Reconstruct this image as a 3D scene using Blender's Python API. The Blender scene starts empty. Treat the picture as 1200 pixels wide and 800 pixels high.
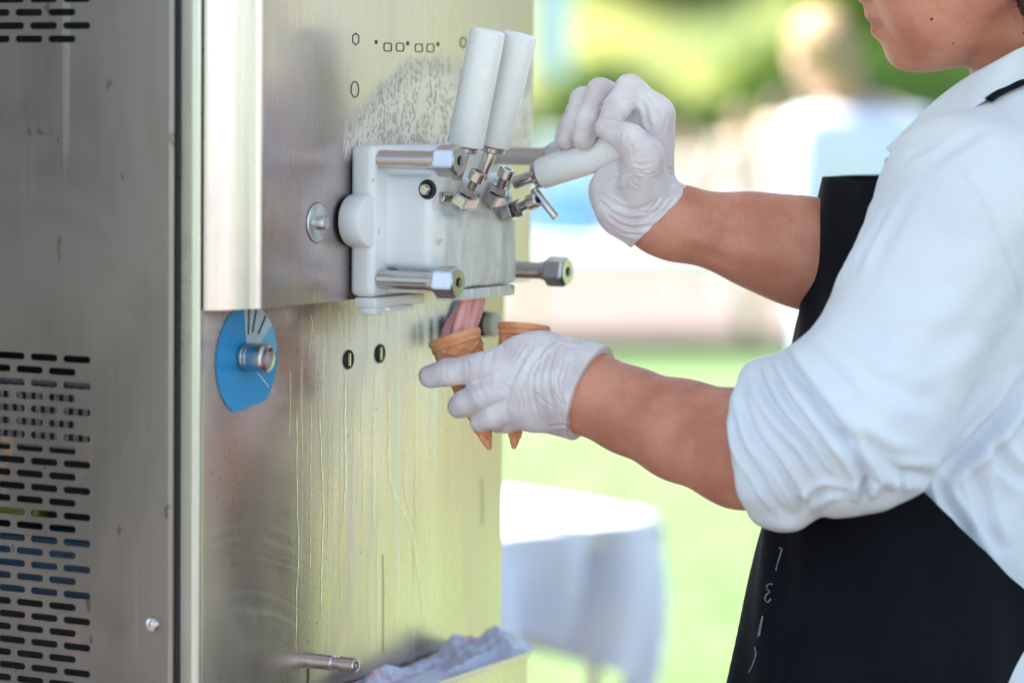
import bpy, bmesh, math, random
import numpy as np
from mathutils import Vector, Matrix
from mathutils.bvhtree import BVHTree

random.seed(7)
rng = np.random.default_rng(7)
scene = bpy.context.scene
col = scene.collection

# ------------------------------------------------------------------ camera
FPX = 3500.0                                   # focal length in pixels of a 1200 px wide frame
CAM = np.array([1.462, -2.167, 1.42])
_a = math.radians(28.0)
_fh = np.array([-math.sin(_a), math.cos(_a), 0.0])
_r0 = np.array([math.cos(_a), math.sin(_a), 0.0])
_z = np.array([0.0, 0.0, 1.0])
_p = math.atan(281 / FPX)
_ro = math.radians(0.64)
FW = math.cos(_p) * _fh - math.sin(_p) * _z
_u0 = math.cos(_p) * _z + math.sin(_p) * _fh
RT = _r0 * math.cos(_ro) + _u0 * math.sin(_ro)
UP = _u0 * math.cos(_ro) - _r0 * math.sin(_ro)

cam_data = bpy.data.cameras.new('camera')
cam = bpy.data.objects.new('camera', cam_data)
col.objects.link(cam)
M = Matrix.Identity(4)
for i in range(3):
    M[i][0] = RT[i]; M[i][1] = UP[i]; M[i][2] = -FW[i]; M[i][3] = CAM[i]
cam.matrix_world = M
cam_data.sensor_width = 36.0
cam_data.lens = 36.0 * FPX / 1200.0
cam_data.clip_start = 0.05
cam_data.clip_end = 2000.0
cam_data.dof.use_dof = True
cam_data.dof.focus_distance = 2.77
cam_data.dof.aperture_fstop = 2.1
scene.camera = cam


def ray(x, y):
    return FW + (x - 600) / FPX * RT - (y - 400) / FPX * UP


def W(x, y, d):
    return CAM + ray(x, y) * d


def onX(x, y, X):
    r = ray(x, y); return CAM + r * ((X - CAM[0]) / r[0])


def onY(x, y, Y):
    r = ray(x, y); return CAM + r * ((Y - CAM[1]) / r[1])


def onZ(x, y, Z):
    r = ray(x, y); return CAM + r * ((Z - CAM[2]) / r[2])


# ------------------------------------------------------------------ light
SUN_AZ = math.radians(188.0)                   # direction towards the sun, counter-clockwise from +X
SUN_EL = math.radians(50.0)
world = bpy.data.worlds.new('World'); scene.world = world
world.use_nodes = True
wn = world.node_tree.nodes; wl = world.node_tree.links
for n in list(wn): wn.remove(n)
sky_n = wn.new('ShaderNodeTexSky'); sky_n.sky_type = 'NISHITA'; sky_n.sun_disc = False
sky_n.sun_elevation = SUN_EL
sky_n.sun_rotation = math.atan2(math.cos(SUN_AZ), math.sin(SUN_AZ)) % (2 * math.pi)
bg_n = wn.new('ShaderNodeBackground'); bg_n.inputs['Strength'].default_value = 0.088
wo = wn.new('ShaderNodeOutputWorld')
wl.new(sky_n.outputs[0], bg_n.inputs['Color']); wl.new(bg_n.outputs[0], wo.inputs['Surface'])

sun_d = bpy.data.lights.new('sun', 'SUN'); sun_d.energy = 5.0; sun_d.angle = math.radians(0.5)
sun_d.color = (1.0, 0.94, 0.84)
sun = bpy.data.objects.new('sun', sun_d); col.objects.link(sun)
sv = Vector((math.cos(SUN_EL) * math.cos(SUN_AZ), math.cos(SUN_EL) * math.sin(SUN_AZ), math.sin(SUN_EL)))
sun.rotation_euler = sv.to_track_quat('Z', 'Y').to_euler()
sun.location = (0, 0, 12)

scene.view_settings.view_transform = 'Standard'
scene.view_settings.look = 'None'
scene.view_settings.gamma = 1.0
scene.view_settings.use_curve_mapping = False
scene.view_settings.exposure = 2.5
scene.render.engine = 'CYCLES'
scene.cycles.use_denoising = True
scene.cycles.max_bounces = 8
scene.cycles.sample_clamp_indirect = 8.0
scene.cycles.caustics_reflective = False
scene.cycles.caustics_refractive = False


# ------------------------------------------------------------------ objects
def tag(o, label=None, cat=None, group=None, kind=None):
    if label: o['label'] = label
    if cat: o['category'] = cat
    if group: o['group'] = group
    if kind: o['kind'] = kind
    return o


def empty(name, loc, label=None, cat=None, group=None):
    o = bpy.data.objects.new(name, None); col.objects.link(o)
    o.location = tuple(loc); o.empty_display_size = 0.1
    return tag(o, label, cat, group)


def link(name, me, parent=None, loc=None, world=True):
    """One mesh object; its mesh is in world space unless loc is given."""
    o = bpy.data.objects.new(name, me); col.objects.link(o)
    if parent is not None:
        o.parent = parent
        base = Vector((0, 0, 0)); q = parent
        while q is not None:
            base += Vector(q.location) + Vector(q.matrix_parent_inverse.translation)
            q = q.parent
        if world:
            o.matrix_parent_inverse = Matrix.Translation(-base)
    if loc is not None:
        o.location = tuple(loc)
    return o


def finish(me, mat, smooth=40):
    if mat is not None:
        me.materials.append(mat)
    if smooth:
        me.shade_smooth()
        if smooth < 180:
            me.set_sharp_from_angle(angle=math.radians(smooth))
    me.update()
    return me


def frame(d):
    d = np.asarray(d, float); d = d / np.linalg.norm(d)
    h = np.array([0, 0, 1.0]) if abs(d[2]) < 0.9 else np.array([1.0, 0, 0])
    u = np.cross(h, d); u /= np.linalg.norm(u)
    return u, np.cross(d, u), d


class MB:
    """Collects shapes that become ONE mesh object."""
    def __init__(s): s.v = []; s.f = []

    def add(s, vs, fs):
        b = len(s.v); s.v += [tuple(map(float, v)) for v in vs]
        s.f += [tuple(i + b for i in f) for f in fs]
        return s

    def box(s, lo, hi, bev=0.0, seg=2):
        bm = bmesh.new(); bmesh.ops.create_cube(bm, size=1.0)
        lo = np.array(lo, float); hi = np.array(hi, float)
        for v in bm.verts:
            v.co = Vector((lo + hi) / 2 + np.array(v.co) * (hi - lo))
        if bev > 0:
            bmesh.ops.bevel(bm, geom=list(bm.edges), offset=bev, segments=seg, profile=0.5, affect='EDGES')
        bm.verts.index_update()
        s.add([tuple(v.co) for v in bm.verts], [[v.index for v in f.verts] for f in bm.faces]); bm.free()
        return s

    def lathe(s, p0, d, prof, seg=32, phase=0.0, star=None):
        """prof: list of (height along d, radius); radius 0 closes."""
        u, w, d = frame(d); p0 = np.asarray(p0, float)
        rows = []
        vs = []
        for (h, r) in prof:
            if r <= 1e-9:
                rows.append([len(vs)]); vs.append(p0 + d * h)
            else:
                row = []
                for k in range(seg):
                    t = 2 * math.pi * k / seg + phase
                    row.append(len(vs)); vs.append(p0 + d * h + r * (math.cos(t) * u + math.sin(t) * w))
                rows.append(row)
        fs = []
        for A, B in zip(rows[:-1], rows[1:]):
            if len(A) == 1 and len(B) == 1: continue
            for k in range(seg):
                k2 = (k + 1) % seg
                if len(A) == 1: fs.append((A[0], B[k2], B[k]))
                elif len(B) == 1: fs.append((A[k], A[k2], B[0]))
                else: fs.append((A[k], A[k2], B[k2], B[k]))
        return s.add(vs, fs)

    def cyl(s, p0, p1, r, seg=24, bev=None, r1=None):
        p0 = np.asarray(p0, float); p1 = np.asarray(p1, float); L = np.linalg.norm(p1 - p0)
        r1 = r if r1 is None else r1
        b = min(r, r1) * 0.12 if bev is None else bev
        return s.lathe(p0, p1 - p0, [(0, 0), (0, r - b), (b * .3, r - b * .3), (b, r), (L - b, r1), (L - b * .3, r1 - b * .3), (L, r1 - b), (L, 0)], seg)

    def prism(s, pts, ext):
        """closed polygon (3-D points, one plane) pushed along ext."""
        n = len(pts); ext = np.asarray(ext, float)
        vs = [np.asarray(p, float) for p in pts] + [np.asarray(p, float) + ext for p in pts]
        fs = [tuple(range(n))[::-1], tuple(range(n, 2 * n))]
        fs += [(i, (i + 1) % n, n + (i + 1) % n, n + i) for i in range(n)]
        return s.add(vs, fs)

    def grid(s, rows, close=False):
        n = len(rows[0]); vs = [p for r in rows for p in r]; fs = []
        for i in range(len(rows) - 1):
            for j in range(n if close else n - 1):
                j2 = (j + 1) % n
                fs.append((i * n + j, i * n + j2, (i + 1) * n + j2, (i + 1) * n + j))
        return s.add(vs, fs)

    def ribbon(s, pts, width, thick, normal):
        """a flat stroke along pts lying on a surface with the given normal"""
        pts = [np.asarray(p, float) for p in pts]; nrm = np.asarray(normal, float); nrm /= np.linalg.norm(nrm)
        L, R = [], []
        for i, p in enumerate(pts):
            t = pts[min(i + 1, len(pts) - 1)] - pts[max(i - 1, 0)]
            t = t / (np.linalg.norm(t) + 1e-9); sd = np.cross(nrm, t); sd /= (np.linalg.norm(sd) + 1e-9)
            L.append(p + sd * width / 2); R.append(p - sd * width / 2)
        rows = [[l + nrm * thick, r + nrm * thick, r, l] for l, r in zip(L, R)]
        return s.grid(rows, close=True)

    def mesh(s, name):
        me = bpy.data.meshes.new(name); me.from_pydata(s.v, [], s.f)
        bm = bmesh.new(); bm.from_mesh(me); bmesh.ops.recalc_face_normals(bm, faces=bm.faces); bm.to_mesh(me); bm.free()
        return me

    def build(s, name, mat, parent=None, smooth=40, loc=None, world=True):
        return link(name, finish(s.mesh(name), mat, smooth), parent, loc, world)


def np_mesh(name, V, Q):
    me = bpy.data.meshes.new(name)
    k = Q.shape[1]
    me.vertices.add(len(V)); me.vertices.foreach_set('co', np.ascontiguousarray(V, np.float32).ravel())
    me.loops.add(Q.size); me.loops.foreach_set('vertex_index', np.ascontiguousarray(Q, np.int32).ravel())
    me.polygons.add(len(Q)); me.polygons.foreach_set('loop_start', np.arange(0, Q.size, k, dtype=np.int32))
    me.update(calc_edges=True); me.validate()
    return me


# ------------------------------------------------------------------ smooth implicit bodies
class SDF:
    """round cones and ellipsoids blended into one continuous surface"""
    def __init__(s, vox, k=0.01): s.vox = vox; s.k = k; s.p = []; s.cuts = []

    def rc(s, a, b, ra, rb, k=None, flat=None, op='u'):
        a = np.asarray(a, float); b = np.asarray(b, float)
        m = max(ra, rb) * (max(1, flat[1]) if flat else 1)
        lo = np.minimum(a, b) - m; hi = np.maximum(a, b) + m
        s.p.append(('rc', (a, b, ra, rb, flat), lo, hi, s.k if k is None else k, op)); return s

    def chain(s, pts, k=None, flat=None):
        """pts: list of (point, radius)"""
        for (a, ra), (b, rb) in zip(pts[:-1], pts[1:]): s.rc(a, b, ra, rb, k, flat)
        return s

    def ell(s, c, r, ax=None, k=None, op='u'):
        c = np.asarray(c, float); ax = np.eye(3) if ax is None else np.asarray(ax, float)
        e = np.abs(ax.T * np.asarray(r)).sum(axis=1) if ax is not None else np.asarray(r)
        e = np.sqrt(((ax.T * np.asarray(r)) ** 2).sum(axis=1))
        s.p.append(('ell', (c, np.asarray(r, float), ax), c - e, c + e, s.k if k is None else k, op)); return s

    def box(s, c, h, r, k=None, op='u'):
        c = np.asarray(c, float); h = np.asarray(h, float)
        s.p.append(('box', (c, h, r), c - h, c + h, s.k if k is None else k, op)); return s

    def cut(s, p, n, k=0.002, lo=None, hi=None):
        """removes what lies on the side n points to"""
        s.cuts.append((np.asarray(p, float), np.asarray(n, float) / np.linalg.norm(n), k, lo, hi)); return s

    def field(s, grow=0.0):
        lo = np.min([q[2] for q in s.p if q[5] == 'u'], axis=0) - 4 * s.vox - grow
        hi = np.max([q[3] for q in s.p if q[5] == 'u'], axis=0) + 4 * s.vox + grow
        n = np.ceil((hi - lo) / s.vox).astype(int) + 1
        ax = [(lo[i] + np.arange(n[i]) * s.vox).astype(np.float32) for i in range(3)]
        V = np.full(n, 1.0, np.float32)
        for kind, par, plo, phi, k, op in s.p:
            m = 2.0 * k + 3 * s.vox + grow
            i0 = np.clip(np.floor((plo - m - lo) / s.vox).astype(int), 0, n - 1)
            i1 = np.clip(np.ceil((phi + m - lo) / s.vox).astype(int) + 1, 1, n)
            sl = tuple(slice(i0[j], i1[j]) for j in range(3))
            X = ax[0][sl[0]][:, None, None]; Y = ax[1][sl[1]][None, :, None]; Z = ax[2][sl[2]][None, None, :]
            if kind == 'rc':
                a, b, ra, rb, flat = par; ab = b - a; L2 = float(ab @ ab) + 1e-12
                px, py, pz = X - np.float32(a[0]), Y - np.float32(a[1]), Z - np.float32(a[2])
                t = np.clip((px * np.float32(ab[0]) + py * np.float32(ab[1]) + pz * np.float32(ab[2])) / np.float32(L2), 0, 1)
                qx, qy, qz = px - t * np.float32(ab[0]), py - t * np.float32(ab[1]), pz - t * np.float32(ab[2])
                q2 = qx * qx + qy * qy + qz * qz
                if flat:
                    fn = np.asarray(flat[0], float); fn = fn / np.linalg.norm(fn)
                    c = qx * np.float32(fn[0]) + qy * np.float32(fn[1]) + qz * np.float32(fn[2])
                    q2 = q2 + np.float32(1 / flat[1] ** 2 - 1) * c * c
                d = np.sqrt(q2) - (np.float32(ra) + t * np.float32(rb - ra))
            elif kind == 'box':
                c, h_, r_ = par
                q = [np.abs(a_ - np.float32(c[i])) - np.float32(h_[i] - r_) for i, a_ in enumerate((X, Y, Z))]
                d = np.sqrt(sum(np.maximum(v_, 0) ** 2 for v_ in q)) + np.minimum(np.maximum(np.maximum(q[0], q[1]), q[2]), 0) - np.float32(r_)
            else:
                c, r, A = par
                px, py, pz = X - np.float32(c[0]), Y - np.float32(c[1]), Z - np.float32(c[2])
                u = [(px * np.float32(A[i][0]) + py * np.float32(A[i][1]) + pz * np.float32(A[i][2])) for i in range(3)]
                k0 = np.sqrt(sum((u[i] / np.float32(r[i])) ** 2 for i in range(3)))
                k1 = np.sqrt(sum((u[i] / np.float32(r[i] ** 2)) ** 2 for i in range(3))) + 1e-6
                d = k0 * (k0 - 1) / k1
            o = V[sl]
            kk = np.float32(max(k, 1e-6))
            if op == 'u':
                h = np.maximum(kk - np.abs(o - d), 0) / kk
                V[sl] = np.minimum(o, d) - h * h * kk * np.float32(0.25)
            else:
                d = -d; h = np.maximum(kk - np.abs(o - d), 0) / kk
                V[sl] = np.maximum(o, d) + h * h * kk * np.float32(0.25)
        for p, nn, k, clo, chi in s.cuts:
            X = ax[0][:, None, None]; Y = ax[1][None, :, None]; Z = ax[2][None, None, :]
            d = ((X - p[0]) * nn[0] + (Y - p[1]) * nn[1] + (Z - p[2]) * nn[2]).astype(np.float32)
            h = np.maximum(k - np.abs(V - d), 0) / k
            V = np.maximum(V, d) + h * h * np.float32(k * 0.25)
        return V, lo, n

    def surf(s, grow=0.0, smooth=0):
        V, lo, n = s.field(grow)
        V, Q = nets(V - np.float32(grow), lo, s.vox)
        if smooth: V = laplace(V, Q, smooth)
        return V, Q


def nets(F, lo, vox):
    ins = F < 0
    nx, ny, nz = F.shape
    cnt = np.zeros((nx - 1, ny - 1, nz - 1), np.int8)
    co = [(i, j, k) for i in (0, 1) for j in (0, 1) for k in (0, 1)]
    sl = lambda i, j, k: (slice(i, nx - 1 + i), slice(j, ny - 1 + j), slice(k, nz - 1 + k))
    for c in co: cnt += ins[sl(*c)]
    act = (cnt > 0) & (cnt < 8)
    ii = np.argwhere(act)
    idx = np.full(cnt.shape, -1, np.int32); idx[act] = np.arange(len(ii))
    val = {c: F[ii[:, 0] + c[0], ii[:, 1] + c[1], ii[:, 2] + c[2]] for c in co}
    acc = np.zeros((len(ii), 3)); num = np.zeros(len(ii))
    for a in co:
        for axn in range(3):
            if a[axn] == 0:
                b = list(a); b[axn] = 1; b = tuple(b)
                va, vb = val[a], val[b]; m = (va < 0) != (vb < 0)
                t = np.where(m, va / np.where(m, va - vb, 1), 0)
                pos = np.array(a, float)[None] + np.outer(t, np.eye(3)[axn])
                acc[m] += pos[m]; num[m] += 1
    P = lo + (ii + acc / num[:, None]) * vox
    Q = []
    for axn in range(3):
        o1, o2 = (axn + 1) % 3, (axn + 2) % 3
        A = [slice(None)] * 3; B = [slice(None)] * 3
        A[axn] = slice(0, -1); B[axn] = slice(1, None)
        for o in (o1, o2): A[o] = slice(1, -1); B[o] = slice(1, -1)
        m = ins[tuple(A)] != ins[tuple(B)]
        e = np.argwhere(m)
        if len(e) == 0: continue
        inA = ins[tuple(A)][m]
        e[:, o1] += 1; e[:, o2] += 1
        def cell(d1, d2):
            q = e.copy(); q[:, o1] += d1; q[:, o2] += d2
            return idx[q[:, 0], q[:, 1], q[:, 2]]
        q = np.stack([cell(-1, -1), cell(0, -1), cell(0, 0), cell(-1, 0)], 1)
        q[~inA] = q[~inA][:, ::-1]
        Q.append(q)
    Q = np.concatenate(Q); Q = Q[(Q >= 0).all(1)]
    return P, Q


def laplace(V, Q, it=1, lam=0.5):
    e = np.concatenate([Q[:, [i, (i + 1) % Q.shape[1]]] for i in range(Q.shape[1])])
    a = np.concatenate([e[:, 0], e[:, 1]]); b = np.concatenate([e[:, 1], e[:, 0]])
    n = np.bincount(a, minlength=len(V)).astype(float); n[n == 0] = 1
    for _ in range(it):
        M_ = np.stack([np.bincount(a, weights=V[b, j], minlength=len(V)) for j in range(3)], 1) / n[:, None]
        V = V + lam * (M_ - V)
    return V


def normals(V, Q):
    n = np.cross(V[Q[:, 2]] - V[Q[:, 0]], V[Q[:, 3 if Q.shape[1] > 3 else 1]] - V[Q[:, 1 if Q.shape[1] > 3 else 0]])
    N = np.zeros_like(V)
    for j in range(Q.shape[1]):
        for c in range(3): N[:, c] += np.bincount(Q[:, j], weights=n[:, c], minlength=len(V))
    return N / (np.linalg.norm(N, axis=1, keepdims=True) + 1e-12)


def seg_dist(V, A, B):
    ab = B - A; t = np.clip(((V - A) @ ab) / (ab @ ab + 1e-12), 0, 1)
    return np.linalg.norm(V - (A + t[:, None] * ab), axis=1), t


def spline(pts, n):
    """Catmull-Rom through pts"""
    P = [np.asarray(p, float) for p in pts]; P = [2 * P[0] - P[1]] + P + [2 * P[-1] - P[-2]]
    out = []; m = len(P) - 3
    for i in range(n):
        t = i / (n - 1) * m; k = min(int(t), m - 1); t -= k
        a, b, c, d = P[k:k + 4]
        out.append(0.5 * ((2 * b) + (c - a) * t + (2 * a - 5 * b + 4 * c - d) * t * t + (3 * b - a - 3 * c + d) * t ** 3))
    return out


class Creases:
    """folds pressed into a surface along lines that lie on it"""
    def __init__(s, V, Q):
        s.V = V; s.Q = Q; s.bvh = BVHTree.FromPolygons(V.tolist(), Q.tolist()); s.N = normals(V, Q); s.D = np.zeros(len(V))

    def on(s, x, y):
        h = s.bvh.ray_cast(Vector(CAM), Vector(ray(x, y)).normalized(), 10.0)
        return None if h[0] is None else np.array(h[0])

    def line(s, pix, amp, w, n=14, ridge=0.6, ends=0.25):
        """a groove of depth amp with a soft ridge beside it (negative amp: a raised fold)"""
        P = [s.on(*q) for q in spline([np.array([a, b, 0.]) for a, b in pix], n)[:] for q in [q[:2]]]
        P = [p for p in P if p is not None]
        if len(P) < 2: return s
        best = np.full(len(s.V), 1e9); tt = np.zeros(len(s.V))
        lo = np.min(P, 0) - 4 * w; hi = np.max(P, 0) + 4 * w
        I = np.where(((s.V > lo) & (s.V < hi)).all(1))[0]
        for i, (a, b) in enumerate(zip(P[:-1], P[1:])):
            if np.linalg.norm(b - a) > 0.06: continue
            d, t = seg_dist(s.V[I], a, b); m = d < best[I]
            best[I[m]] = d[m]; tt[I[m]] = (i + t[m]) / (len(P) - 1)
        f = np.exp(-(best / w) ** 2) - ridge * np.exp(-((best - 2.0 * w) / (1.1 * w)) ** 2)
        e = np.clip(np.minimum(tt, 1 - tt) / max(ends, 1e-3), 0, 1) ** 0.7 if ends else 1
        s.D -= amp * f * e * (best < 5 * w)
        return s

    def noise(s, amp, freq, seed=0, stretch=(1, 1, 1)):
        r = np.random.default_rng(seed); d = np.zeros(len(s.V)); X = s.V * np.array(stretch)
        for o in range(12):
            k = r.normal(size=3); k /= np.linalg.norm(k)
            d += np.sin(X @ k * freq * (0.6 + 0.9 * r.random()) * 2 * math.pi + r.random() * 6.28)
        s.D += amp * d / 3.5
        return s

    def apply(s): return s.V + s.N * s.D[:, None]


# ------------------------------------------------------------------ materials
def new_mat(name):
    m = bpy.data.materials.new(name); m.use_nodes = True
    nt = m.node_tree; b = nt.nodes['Principled BSDF']
    return m, nt, b


class NT:
    """small helper for node trees"""
    def __init__(s, nt): s.nt = nt; s.n = nt.nodes; s.l = nt.links
    def node(s, t, **kw):
        n = s.n.new(t)
        for k, v in kw.items():
            if k.startswith('i_'):
                n.inputs[k[2:].replace('_', ' ')].default_value = v
            else: setattr(n, k, v)
        return n
    def link(s, a, b): s.l.new(a, b)
    def coord(s, scale=(1, 1, 1), loc=(0, 0, 0), rot=(0, 0, 0)):
        t = s.node('ShaderNodeTexCoord'); m = s.node('ShaderNodeMapping')
        m.inputs['Scale'].default_value = scale; m.inputs['Location'].default_value = loc; m.inputs['Rotation'].default_value = rot
        s.link(t.outputs['Object'], m.inputs['Vector']); return m.outputs[0]
    def noise(s, scale=(1, 1, 1), sc=1.0, detail=3.0, rough=0.5, loc=(0, 0, 0), dist=0.0):
        n = s.node('ShaderNodeTexNoise'); n.inputs['Scale'].default_value = sc
        n.inputs['Detail'].default_value = detail; n.inputs['Roughness'].default_value = rough
        n.inputs['Distortion'].default_value = dist
        s.link(s.coord(scale, loc), n.inputs['Vector']); return n.outputs['Fac']
    def ramp(s, fac, stops, interp='LINEAR'):
        r = s.node('ShaderNodeValToRGB'); r.color_ramp.interpolation = interp
        e = r.color_ramp.elements
        while len(e) < len(stops): e.new(0.5)
        for q, (p, c) in zip(e, stops):
            q.position = p; q.color = (c, c, c, 1) if not hasattr(c, '__len__') else (*c, 1)
        s.link(fac, r.inputs[0]); return r.outputs[0]
    def math(s, op, a, b=None, clamp=False):
        n = s.node('ShaderNodeMath', operation=op, use_clamp=clamp)
        for i, v in enumerate((a, b)):
            if v is None: continue
            if isinstance(v, (int, float)): n.inputs[i].default_value = v
            else: s.link(v, n.inputs[i])
        return n.outputs[0]
    def mix(s, fac, a, b):
        n = s.node('ShaderNodeMix', data_type='RGBA')
        for i, v in ((0, fac), (6, a), (7, b)):
            if isinstance(v, (int, float)): n.inputs[i].default_value = v
            elif isinstance(v, (tuple, list)): n.inputs[i].default_value = (*v, 1)
            else: s.link(v, n.inputs[i])
        return n.outputs[2]
    def sep(s, loc=(0, 0, 0)):
        n = s.node('ShaderNodeSeparateXYZ'); s.link(s.coord((1, 1, 1), loc), n.inputs[0]); return n.outputs
    def smooth(s, x, a, b):
        n = s.node('ShaderNodeMapRange', interpolation_type='SMOOTHSTEP')
        n.inputs['From Min'].default_value = a; n.inputs['From Max'].default_value = b
        s.link(x, n.inputs['Value']); return n.outputs[0]
    def bump(s, h, strength, dist, normal=None):
        n = s.node('ShaderNodeBump'); n.inputs['Strength'].default_value = strength; n.inputs['Distance'].default_value = dist
        s.link(h, n.inputs['Height'])
        if normal is not None: s.link(normal, n.inputs['Normal'])
        return n.outputs[0]


def simple(name, c, rough=0.5, metal=0.0, var=0.08, vscale=30.0, bump=0.0, bscale=200.0, spec=0.5, sss=0.0, trans=0.0, coat=0.0, c2=None, bdist=0.001):
    m, nt, b = new_mat(name); T = NT(nt)
    f = T.noise(sc=vscale, detail=4)
    c2 = c2 or tuple(max(0, x * (1 - 2.2 * var)) for x in c)
    T.link(T.mix(T.smooth(f, 0.3, 0.7), c2, c), b.inputs['Base Color'])
    b.inputs['Roughness'].default_value = rough; b.inputs['Metallic'].default_value = metal
    T.link(T.math('ADD', T.math('MULTIPLY', T.noise(sc=vscale * 2.3, loc=(3, 1, 2)), 0.2), rough - 0.1), b.inputs['Roughness'])
    b.inputs['Specular IOR Level'].default_value = spec
    b.inputs['Coat Weight'].default_value = coat
    if sss: b.inputs['Subsurface Weight'].default_value = sss; b.inputs['Subsurface Radius'].default_value = (0.012, 0.005, 0.003); b.inputs['Subsurface Scale'].default_value = 0.6
    if trans: b.inputs['Transmission Weight'].default_value = trans
    if bump: T.link(T.bump(T.noise(sc=bscale, detail=4), bump, bdist), b.inputs['Normal'])
    return m
# ------------------------------------------------------------------ machine materials
def steel(name, base=(0.56, 0.54, 0.52), rough=0.3, brush=(1, 140, 3), bump=0.06, smudge=0.25, extra=None, aniso=0.0):
    m, nt, b = new_mat(name); T = NT(nt)
    fine = T.noise(scale=brush, sc=4.0, detail=6, rough=0.65)
    big = T.noise(scale=(1.2, 1.2, 0.7), sc=5.0, detail=5, rough=0.6, dist=0.6)
    c = T.mix(T.math('MULTIPLY', T.smooth(fine, 0.35, 0.65), 0.25), base, tuple(x * 0.72 for x in base))
    c = T.mix(T.math('MULTIPLY', T.smooth(big, 0.45, 0.75), smudge), c, tuple(x * 0.62 for x in base))
    r = T.math('ADD', T.math('MULTIPLY', fine, 0.16), rough - 0.08)
    r = T.math('ADD', r, T.math('MULTIPLY', T.smooth(big, 0.35, 0.75), 0.12))
    b.inputs['Metallic'].default_value = 1.0
    b.inputs['Anisotropic'].default_value = aniso
    nrm = T.bump(fine, bump, 0.0006)
    st = dict(T=T, b=b, c=c, r=r, n=nrm, metal=None)
    if extra: extra(st)
    T.link(st['c'], b.inputs['Base Color']); T.link(st['r'], b.inputs['Roughness']); T.link(st['n'], b.inputs['Normal'])
    if st['metal'] is not None: T.link(st['metal'], b.inputs['Metallic'])
    return m


def streaks(st):
    """dried milk runs and wipe marks on the lower front panel"""
    T = st['T']; x, y, z = T.sep()
    zone = T.math('MULTIPLY', T.smooth(y, 0.13, 0.25), T.smooth(y, 0.50, 0.40))
    s1 = T.noise(scale=(1, 75, 1.4), sc=1.0, detail=3, rough=0.6, dist=0.15)
    s2 = T.noise(scale=(1, 170, 2.0), sc=1.0, detail=2, rough=0.5, loc=(0, 5, 1), dist=0.12)
    brk = T.smooth(T.noise(scale=(1, 20, 3.5), sc=1.0, detail=3), 0.36, 0.56)
    a = T.math('MULTIPLY', T.math('MAXIMUM', T.smooth(s1, 0.55, 0.63), T.math('MULTIPLY', T.smooth(s2, 0.57, 0.63), 0.8)), brk)
    a = T.math('MULTIPLY', a, T.math('MULTIPLY', zone, T.smooth(z, 0.84, 1.0)))
    film = T.math('MULTIPLY', zone, T.smooth(T.noise(scale=(1, 9, 2.2), sc=1.2, detail=4), 0.42, 0.66))
    sp = T.node('ShaderNodeTexVoronoi'); sp.inputs['Scale'].default_value = 110
    T.link(T.coord((1, 1, 0.8)), sp.inputs['Vector'])
    dots = T.math('MULTIPLY', T.smooth(sp.outputs['Distance'], 0.16, 0.09), T.smooth(T.noise(sc=14, detail=2, loc=(2, 2, 2)), 0.58, 0.64))
    rust = T.math('MULTIPLY', T.smooth(T.noise(scale=(1, 60, 2.5), sc=1.0, detail=4, loc=(7, 3, 0)), 0.66, 0.74), T.smooth(z, 1.24, 1.1))
    c = T.mix(T.math('MULTIPLY', film, 0.35), st['c'], (0.80, 0.72, 0.62))
    c = T.mix(T.math('MULTIPLY', a, 0.85), c, (0.97, 0.90, 0.78))
    c = T.mix(T.math('MULTIPLY', dots, 0.8), c, (0.10, 0.08, 0.06))
    c = T.mix(T.math('MULTIPLY', rust, 0.35), c, (0.30, 0.19, 0.11))
    st['c'] = c
    # wipe marks: faint arcs left by a cloth
    vm = T.node('ShaderNodeVectorMath', operation='LENGTH'); T.link(T.coord((0, 1, 1.15), (0, -0.02, -0.80)), vm.inputs[0])
    n1 = T.node('ShaderNodeTexNoise', noise_dimensions='1D'); n1.inputs['Scale'].default_value = 1.0; n1.inputs['Detail'].default_value = 4
    T.link(T.math('ADD', T.math('MULTIPLY', vm.outputs['Value'], 130.0), T.math('MULTIPLY', T.noise(sc=5, detail=2), 5.0)), n1.inputs['W'])
    wm = T.math('MULTIPLY', T.smooth(n1.outputs['Fac'], 0.45, 0.7), T.math('MULTIPLY', T.smooth(T.noise(sc=4.5, detail=3, loc=(2, 0, 5)), 0.42, 0.62), T.smooth(y, 0.36, 0.2)))
    st['r'] = T.math('ADD', T.math('ADD', st['r'], T.math('MULTIPLY', a, 0.25)), T.math('MULTIPLY', wm, 0.04))
    st['c'] = T.mix(T.math('MULTIPLY', wm, 0.06), st['c'], (0.8, 0.76, 0.70))
    st['metal'] = T.math('SUBTRACT', 0.88, T.math('MULTIPLY', T.math('MAXIMUM', T.math('MULTIPLY', a, 0.3), dots), 0.6))
    st['n'] = T.bump(a, 0.15, 0.001, st['n'])


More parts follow.
